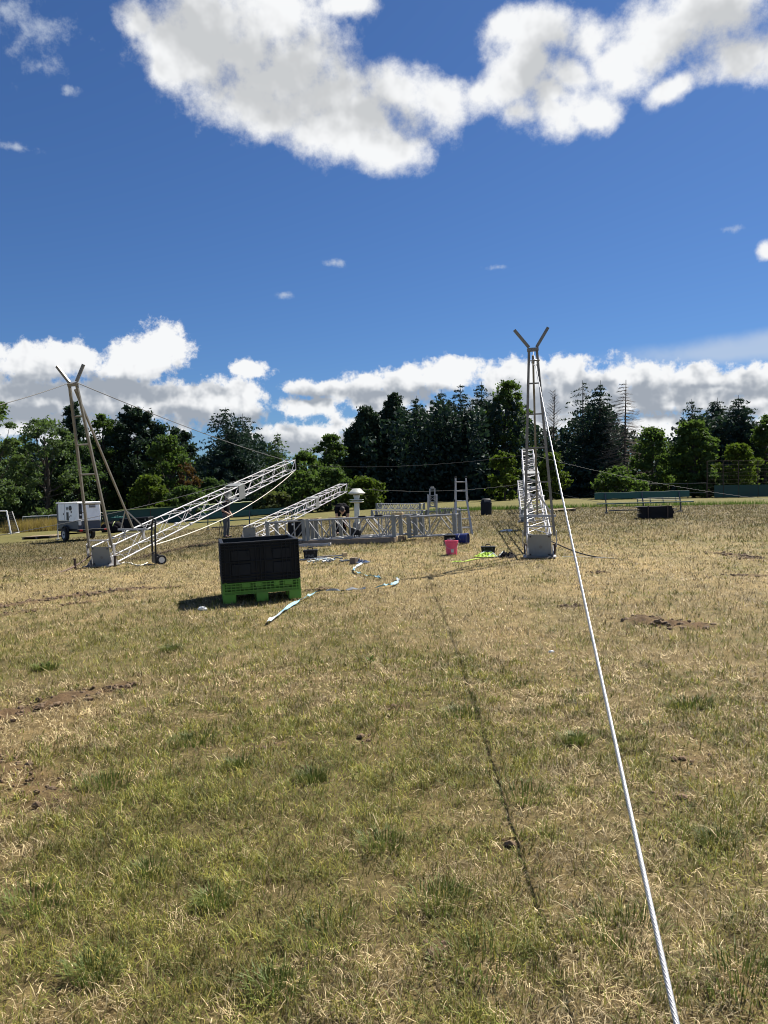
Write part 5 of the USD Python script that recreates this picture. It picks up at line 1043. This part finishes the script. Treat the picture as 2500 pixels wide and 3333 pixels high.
ico = trimesh.creation.icosphere(3); v = np.array(ico.vertices); v = np.sign(v) * np.abs(v) ** .7
part(t, 'bag', (v * np.array([.50, .42, .36]) * (.86 + .3 * meshkit.fbm(v * 2 + 4, 3, 2))[:, None] + [0, 0, .33], ico.faces), BLACKCLOTH, True); part(t, 'pocket', (v * np.array([.28, .15, .20]) + [.08, -.36, .27], ico.faces), BLACKCLOTH, True)
part(t, 'pale_strap', MB().path([(.05 + .05 * math.sin(a), -.47 * math.cos(a), .34 + .37 * math.sin(a)) for a in np.linspace(-.7, 1.6, 10)], .028, 5), LIMECAP, True); part(t, 'handle', MB().path([(-.2, -.1, .66), (-.1, -.1, .76), (.1, -.1, .76), (.2, -.1, .66)], .02, 5), BLACKCLOTH, True)
cloth('green_tarp', 'folded teal tarpaulin on top of the bags', 'tarp', 383, 1716, 1.3, .8, .1, TEAL, 12); pr = stage.GetPrimAtPath('/World/green_tarp'); UsdGeom.Xformable(pr).AddTranslateOp().Set(Gf.Vec3d(0, 0, .72))
p = ground_at(345, 1733); t = thing('duffel_bag', 'smaller black bag at the left end of the equipment pile', 'bag', mat4(p)); part(t, 'bag', (v * np.array([.26, .34, .30]) * (.86 + .3 * meshkit.fbm(v * 2 + 9, 3, 5))[:, None] + [0, 0, .27], ico.faces), BLACKCLOTH, True); part(t, 'handle', MB().path([(-.12, 0, .5), (-.06, 0, .6), (.06, 0, .6), (.12, 0, .5)], .018, 5), BLACKCLOTH, True)
# ------------------------------------------------------------------ soccer goal
p = ground_at(36, 1739); d_ = p[1]; k = d_ / F; gh_ = at(26, 1663, d_)[2] - p[2]
GWD = 4.6; gyaw = math.radians(172); t = thing('soccer_goal', 'white framed soccer goal with a dark net, cut by the left edge', 'goal', mat4(p, gyaw))
sh = .30
part(t, 'post', MB().tube((0, 0, 0), (sh, 0, gh_), .055, 10), WHITEPAINT, True); part(t, 'post', MB().tube((GWD, 0, -.1), (GWD, 0, gh_), .055, 10), WHITEPAINT, True); part(t, 'crossbar', MB().tube((sh, 0, gh_), (GWD, 0, gh_), .055, 10), WHITEPAINT, True)
for x in (.2, GWD - .1): part(t, 'back_stay', MB().tube((x, -1.3, .03), (x, -.5, gh_ - .05), .03, 8), WHITEPAINT, True); part(t, 'ground_bar', MB().tube((x, 0, .05), (x, -1.3, .05), .03, 8), WHITEPAINT, True)
net = MB()
for i in range(30): x = .25 + (GWD - .3) * i / 29; net.tube((x, -1.28, .04), (x, -.5, gh_ - .06), .009, 3)
for i in range(14): q = i / 13; net.tube((.25, -1.28 + .78 * q, .04 + (gh_ - .1) * q), (GWD - .05, -1.28 + .78 * q, .04 + (gh_ - .1) * q), .009, 3)
for i in range(10): y = -1.25 * i / 9; net.tube((.22, y, .05), (.25, min(y * .4 - .02, 0), gh_ - .05), .009, 3)
for i in range(12): q = i / 12; net.tube((.22, 0, gh_ * q), (.22, -1.28 + .78 * q, gh_ * q), .009, 3)
part(t, 'net', net, BLACKROPE)
# ------------------------------------------------------------------ fences
def screen_fence(pix, h, lab, gap, cap=LIMECAP):
    P = [ground_at(*q) if len(q) == 2 else on_ground(at(q[0], 1600, q[2])[0], q[2]) for q in pix]; t = thing('screen_fence', lab, 'fence', mat4(P[0])); O = P[0]
    for a, b in zip(P[:-1], P[1:]):
        L = np.linalg.norm((b - a)[:2]); n_ = max(1, int(L / gap))
        for i in range(n_):
            q0, q1 = on_ground(*(a + (b - a) * i / n_)[:2]) - O, on_ground(*(a + (b - a) * (i + 1) / n_)[:2]) - O
            part(t, 'post', MB().tube(q0 + [0, 0, -.2], q0 + [0, 0, h + .05], .03, 6), RIMWHITE if cap is WHITEPAINT else RUST, True)
            part(t, 'screen', MB().add([q0 + [0, 0, .04], q1 + [0, 0, .04], q1 + [0, 0, h], q0 + [0, 0, h], q0 + [0, .02, .04], q1 + [0, .02, .04], q1 + [0, .02, h], q0 + [0, .02, h]], [[0, 1, 2, 3], [5, 4, 7, 6], [3, 2, 6, 7]]), FENCEGREEN)
            part(t, 'top_cap', MB().tube(q0 + [0, 0, h + .015], q1 + [0, 0, h + .015], .04, 6), cap, True)
screen_fence([(72, 0, 64), (330, 0, 62)], 1.15, 'dark green screen fence with a white top pipe left of the generator', 2.4, WHITEPAINT)
screen_fence([(334, 0, 61), (640, 0, 62), (820, 0, 66)], 1.25, 'dark green screen fence with a yellow green cap behind the equipment pile', 2.6)
t = thing('backstop_fence', 'tall chain link backstop with thin dark posts at the right', 'fence', mat4(on_ground(at(2300, 1600, 63)[0], 63))); O = on_ground(at(2300, 1600, 63)[0], 63); mesh = MB(); prev = None
for px in (2302, 2354, 2404, 2467, 2530):
    b = on_ground(at(px, 1600, 63)[0], 63); tz = at(px, 1500, 63)[2]
    part(t, 'post', MB().tube(b - O + [0, 0, -.2], [b[0] - O[0], b[1] - O[1], tz - O[2]], .035, 6), RUST, True)
    if prev is not None:
        w_ = b[0] - prev[0]; hgt = tz - b[2]
        part(t, 'top_rail', MB().tube(prev - O + [0, 0, hgt], b - O + [0, 0, hgt], .013, 6), RUST, True)
        for i in range(1, 9): mesh.tube(prev - O + [w_ * i / 9, .02, .1], prev - O + [w_ * i / 9, .02, hgt], .003, 3)
        for i in range(1, 10): mesh.tube(prev - O + [0, .02, hgt * i / 10], b - O + [0, .02, hgt * i / 10], .002, 3)
        if px > 2360: part(t, 'green_screen', MB().box(((prev + b) / 2 - O + [0, -.05, .55]), (w_ - .05, .02, 1.0)), FENCEGREEN)
        else: part(t, 'green_screen', MB().box(((prev + b) / 2 - O + [w_ * .2, -.05, .55]), (w_ * .55, .02, 1.0)), FENCEGREEN)
    prev = b
part(t, 'wire_mesh', mesh, RUST)
P, Q = on_ground(at(2058, 1600, 66)[0], 66), on_ground(at(2300, 1600, 64)[0], 64); t = thing('rail_fence', 'low chain link fence with thin rails behind the right bench', 'fence', mat4(P))
for z in (.45, 1.25): part(t, 'rail', MB().tube([0, 0, z], Q - P + [0, 0, z], .028, 6), STEEL, True)
for i in range(5): q = (Q - P) * i / 4; part(t, 'post', MB().tube(q + [0, 0, -.2], q + [0, 0, 1.3], .03, 6), RUST, True)
# tall dry grass along the left fence, and a seam of longer grass across the field
def tall_grass(name, lab, pts, hmin, hmax, n, spread, seed):
    rng = np.random.default_rng(seed); P = [on_ground(at(px, 1600, Y)[0], Y) for px, Y in pts]; seg = rng.integers(0, len(P) - 1, n); s_ = rng.uniform(size=n)
    b = np.array([P[i] * (1 - q) + P[i + 1] * q for i, q in zip(seg, s_)]); b[:, :2] += rng.normal(0, spread, (n, 2)); b[:, 2] = gz(b[:, 0], b[:, 1])
    a = rng.uniform(0, 6.3, n); h_ = rng.uniform(hmin, hmax, n); w_ = np.stack([np.cos(a), np.sin(a), 0 * a], 1) * .016
    tp = b + np.stack([rng.normal(0, .18, n) * h_, rng.normal(0, .18, n) * h_, h_], 1); v = np.stack([b - w_, b + w_, tp], 1).reshape(-1, 3)
    single(name, (v, np.arange(3 * n).reshape(-1, 3)), LEAF['straw'] if 'dry' in name else LEAF['mid'], lab, 'grass', kind='stuff')
tall_grass('tall_dry_grass', 'tall dry straw coloured grass in front of the left screen fence', [(68, 61), (185, 61)], .4, 1.15, 5200, .8, 3); tall_grass('tall_dry_grass', 'dry grass along the foot of the fence behind the generator', [(185, 60), (420, 60)], .2, .5, 2500, .5, 4)
tall_grass('long_green_grass', 'strip of longer green grass along the seam across the field', [(1400, 47), (1560, 46), (1830, 44), (2500, 43)], .12, .3, 5000, .5, 5)
# ------------------------------------------------------------------ people
def body(bones, pitch=.022, it=8):
    """One continuous surface from bones ((p0, r0, p1, r1))."""
    out = None
    for p0, a, p1, b in bones:
        s0 = manifold3d.Manifold.sphere(a, 14).translate([float(q) for q in p0]); s1 = manifold3d.Manifold.sphere(b, 14).translate([float(q) for q in p1]); h_ = manifold3d.Manifold.batch_hull([s0, s1]); out = h_ if out is None else out + h_
    out = out.refine_to_length(pitch); mm = out.to_mesh(); tm = trimesh.Trimesh(mm.vert_properties[:, :3], mm.tri_verts, process=True); trimesh.smoothing.filter_taubin(tm, iterations=it); return np.array(tm.vertices), np.array(tm.faces)
def hand(wr, dirv, side, curl=.5):
    """Palm and five fingers from the wrist wr along dirv; side points to the thumb."""
    d, s_ = unit(dirv), unit(side); n_ = np.cross(d, s_); B = [(wr, .024, wr + d * .045 + s_ * .018, .022), (wr, .024, wr + d * .045 - s_ * .02, .020), (wr + d * .045 + s_ * .018, .020, wr + d * .085 + s_ * .028, .013), (wr + d * .045 - s_ * .02, .02, wr + d * .08 - s_ * .03, .012)]
    for i, l in enumerate((.075, .085, .08, .062)):
        r = wr + d * .085 + s_ * (.030 - .02 * i); a = d * math.cos(curl) + n_ * math.sin(curl); c = d * math.cos(curl * 2) + n_ * math.sin(curl * 2); B += [(r, .0095, r + a * l * .55, .0085), (r + a * l * .55, .0085, r + a * l * .55 + c * l * .45, .007)]
    th = wr + d * .03 + s_ * .03; B += [(th, .013, th + d * .03 + s_ * .028, .011), (th + d * .03 + s_ * .028, .011, th + d * .062 + s_ * .034 + n_ * .01, .009)]; return B
V3 = lambda *a: np.array(a, float)
# standing: faces right (+x), slightly away, hands together in front of the belt
p = ground_at(737, 1750); t = thing('person', 'person standing behind the left mast in a dark shirt and grey trousers', 'person', mat4(p, math.radians(-15)))
hipL, hipR = V3(0, .10, .93), V3(0, -.10, .93); kL, kR = V3(.03, .11, .50), V3(.02, -.11, .50); aL, aR = V3(-.02, .11, .09), V3(-.01, -.12, .09)
shL, shR = V3(.0, .20, 1.43), V3(0, -.20, 1.43); eL, eR = V3(-.03, .27, 1.14), V3(-.02, -.27, 1.14); wL, wR = V3(.20, .10, .97), V3(.20, -.08, .97)
head = V3(.05, 0, 1.655)
bones = [(hipL, .095, kL, .062), (kL, .06, aL, .040), (hipR, .095, kR, .062), (kR, .06, aR, .040), (aL, .042, aL + V3(.15, .02, -.05), .032), (aR, .042, aR + V3(.15, -.02, -.05), .032), (hipL, .10, hipR, .10), (V3(0, .06, .95), .115, V3(0, .07, 1.3), .125), (V3(0, -.06, .95), .115, V3(0, -.07, 1.3), .125), (shL, .07, shR, .07), (V3(0, 0, 1.3), .12, V3(0, 0, 1.44), .08),
         (V3(.01, 0, 1.44), .055, V3(.04, 0, 1.58), .052), (head + V3(-.02, 0, .03), .088, head + V3(.02, 0, -.02), .078), (head + V3(.03, 0, -.04), .06, head + V3(.055, 0, -.085), .042), (head + V3(.085, 0, -.005), .016, head + V3(.105, 0, -.03), .014), (head + V3(0, .082, -.01), .02, head + V3(-.01, .088, -.04), .014), (head + V3(0, -.082, -.01), .02, head + V3(-.01, -.088, -.04), .014),
         (shL, .06, eL, .044), (eL, .042, wL, .029), (shR, .06, eR, .044), (eR, .042, wR, .029)] + hand(wL, (.35, -.75, -.5), (.3, .2, .9), .5) + hand(wR, (.35, .75, -.5), (.3, -.2, .9), .5)
part(t, 'body', body(bones), SKIN, True)
shirt = [(V3(0, .06, 1.0), .127, V3(0, .07, 1.3), .137), (V3(0, -.06, 1.0), .127, V3(0, -.07, 1.3), .137), (shL, .08, shR, .08), (V3(0, 0, 1.3), .13, V3(0, 0, 1.43), .088), (shL, .074, shL * .35 + eL * .65, .062), (shR, .074, shR * .35 + eR * .65, .062)]
part(t, 'shirt', body(shirt), BLACKCLOTH, True)
tro = [(hipL, .108, kL, .080), (kL, .080, aL + V3(0, 0, -.01), .066), (hipR, .108, kR, .080), (kR, .080, aR + V3(0, 0, -.01), .066), (hipL + V3(0, 0, .04), .115, hipR + V3(0, 0, .04), .115)]
part(t, 'trousers', body(tro), TROUSER, True)
for a_, q in ((aL, .02), (aR, -.02)): part(t, 'shoe', body([(a_ + V3(-.03, 0, -.04), .048, a_ + V3(.06, q * .3, -.045), .044), (a_ + V3(.06, q * .3, -.045), .044, a_ + V3(.17, q, -.055), .036)], .02, 4), SHOE, True)
part(t, 'hair', body([(head + V3(-.03, 0, .045), .093, head + V3(.0, 0, .055), .085), (head + V3(-.045, 0, -.01), .075, head + V3(-.03, 0, .04), .09)], .02, 4), HAIR, True)
# bending over the truss: back level, arms straight down
pb = ground_at(1112, 1741); t = thing('person', 'person in black bending over behind the trusses with both arms reaching down', 'person', mat4(pb, math.radians(-82)))
hipL, hipR = V3(-.12, .10, .88), V3(-.12, -.10, .88); kL, kR = V3(-.02, .12, .48), V3(-.04, -.12, .48); aL, aR = V3(-.08, .12, .09), V3(-.10, -.13, .09)
shL, shR = V3(.30, .19, .99), V3(.30, -.19, .99); eL, eR = V3(.33, .22, .72), V3(.36, -.2, .72); wL, wR = V3(.36, .14, .48), V3(.38, -.13, .49); head = V3(.46, 0, .90)
bones = [(hipL, .095, kL, .062), (kL, .06, aL, .040), (hipR, .095, kR, .062), (kR, .06, aR, .040), (aL, .042, aL + V3(.15, .02, -.05), .032), (aR, .042, aR + V3(.15, -.02, -.05), .032), (hipL, .10, hipR, .10), (V3(-.10, .05, .93), .115, V3(.18, .07, 1.03), .125), (V3(-.10, -.05, .93), .115, V3(.18, -.07, 1.03), .125), (shL, .07, shR, .07), (V3(.18, 0, 1.03), .12, V3(.3, 0, .99), .085),
         (V3(.32, 0, .98), .055, V3(.42, 0, .93), .052), (head + V3(-.02, 0, .03), .086, head + V3(.02, 0, -.03), .078), (head + V3(.0, 0, -.05), .06, head + V3(.01, 0, -.10), .042), (head + V3(.05, 0, -.08), .016, head + V3(.05, 0, -.105), .014), (head + V3(0, .082, 0), .02, head + V3(.02, .088, -.03), .014), (head + V3(0, -.082, 0), .02, head + V3(.02, -.088, -.03), .014),
         (shL, .06, eL, .044), (eL, .042, wL, .029), (shR, .06, eR, .044), (eR, .042, wR, .029)] + hand(wL, (.1, 0, -1), (.3, -.9, 0), .35) + hand(wR, (.1, 0, -1), (.3, .9, 0), .35)
part(t, 'body', body(bones), SKIN, True)
part(t, 'shirt', body([(V3(-.08, .05, .94), .127, V3(.18, .07, 1.03), .137), (V3(-.08, -.05, .94), .127, V3(.18, -.07, 1.03), .137), (shL, .082, shR, .082), (V3(.18, 0, 1.03), .13, V3(.3, 0, .99), .094), (shL, .076, shL * .4 + eL * .6, .066), (shR, .076, shR * .4 + eR * .6, .066)]), BLACKCLOTH, True)
part(t, 'trousers', body([(hipL, .108, kL, .080), (kL, .080, aL, .066), (hipR, .108, kR, .080), (kR, .080, aR, .066), (hipL, .115, hipR, .115)]), BLACKCLOTH, True)
for a_ in (aL, aR): part(t, 'shoe', body([(a_ + V3(-.03, 0, -.04), .048, a_ + V3(.06, 0, -.045), .044), (a_ + V3(.06, 0, -.045), .044, a_ + V3(.17, 0, -.055), .036)], .02, 4), SHOE, True)
part(t, 'hair', body([(head + V3(-.01, 0, .05), .092, head + V3(.03, 0, .03), .086), (head + V3(.04, 0, .0), .075, head + V3(.02, 0, .05), .088)], .02, 4), HAIR, True)

# ------------------------------------------------------------------ things of a kind share a group
GROUPS = {'truss_mast': 'truss masts lying with raised far ends', 'mast_foot': 'steel feet under the truss masts', 'raising_frame': 'raising frames with Y tops', 'guy_wire': 'thin guy wires of the masts', 'anchor_stake': 'iron stakes beside the mast bases', 'box_truss': 'box truss sections on the timbers', 'flat_truss': 'flat truss pieces beyond the box trusses',
          'storage_bin': 'black bins behind the box trusses', 'tool_box': 'black tool boxes on the grass', 'team_bench': 'green team benches around the field', 'road_case': 'black road cases behind the left frame', 'duffel_bag': 'black bags of the equipment pile', 'loose_plank': 'planks lying on the box trusses', 'timber_beam': 'dark timbers under the box trusses', 'wood_block': 'wood blocks at the timbers',
          'black_bracket': 'black brackets on the truss tops', 'lashing_strap': 'pale lashing straps on the grass', 'thin_pole': 'thin poles on the grass', 'crumpled_wrapper': 'wrappers on the grass', 'low_platform': 'low wooden platforms on the grass', 'screen_fence': 'dark green screen fences', 'person': 'people working on the field', 'spruce_tree': 'spruces at the edge of the wood', 'pine_tree': 'pines at the edge of the wood',
          'broadleaf_tree': 'broadleaf trees at the edge of the wood', 'locust_tree': 'locust trees at the left edge of the wood', 'bush': 'bushes at the foot of the wood'}
for pr in stage.GetPrimAtPath('/World').GetChildren():
    nm = pr.GetName(); nm = nm[:-4] if nm[-4:-3] == '_' and nm[-3:].isdigit() else nm
    if nm in GROUPS: pr.SetCustomDataByKey('group', GROUPS[nm])
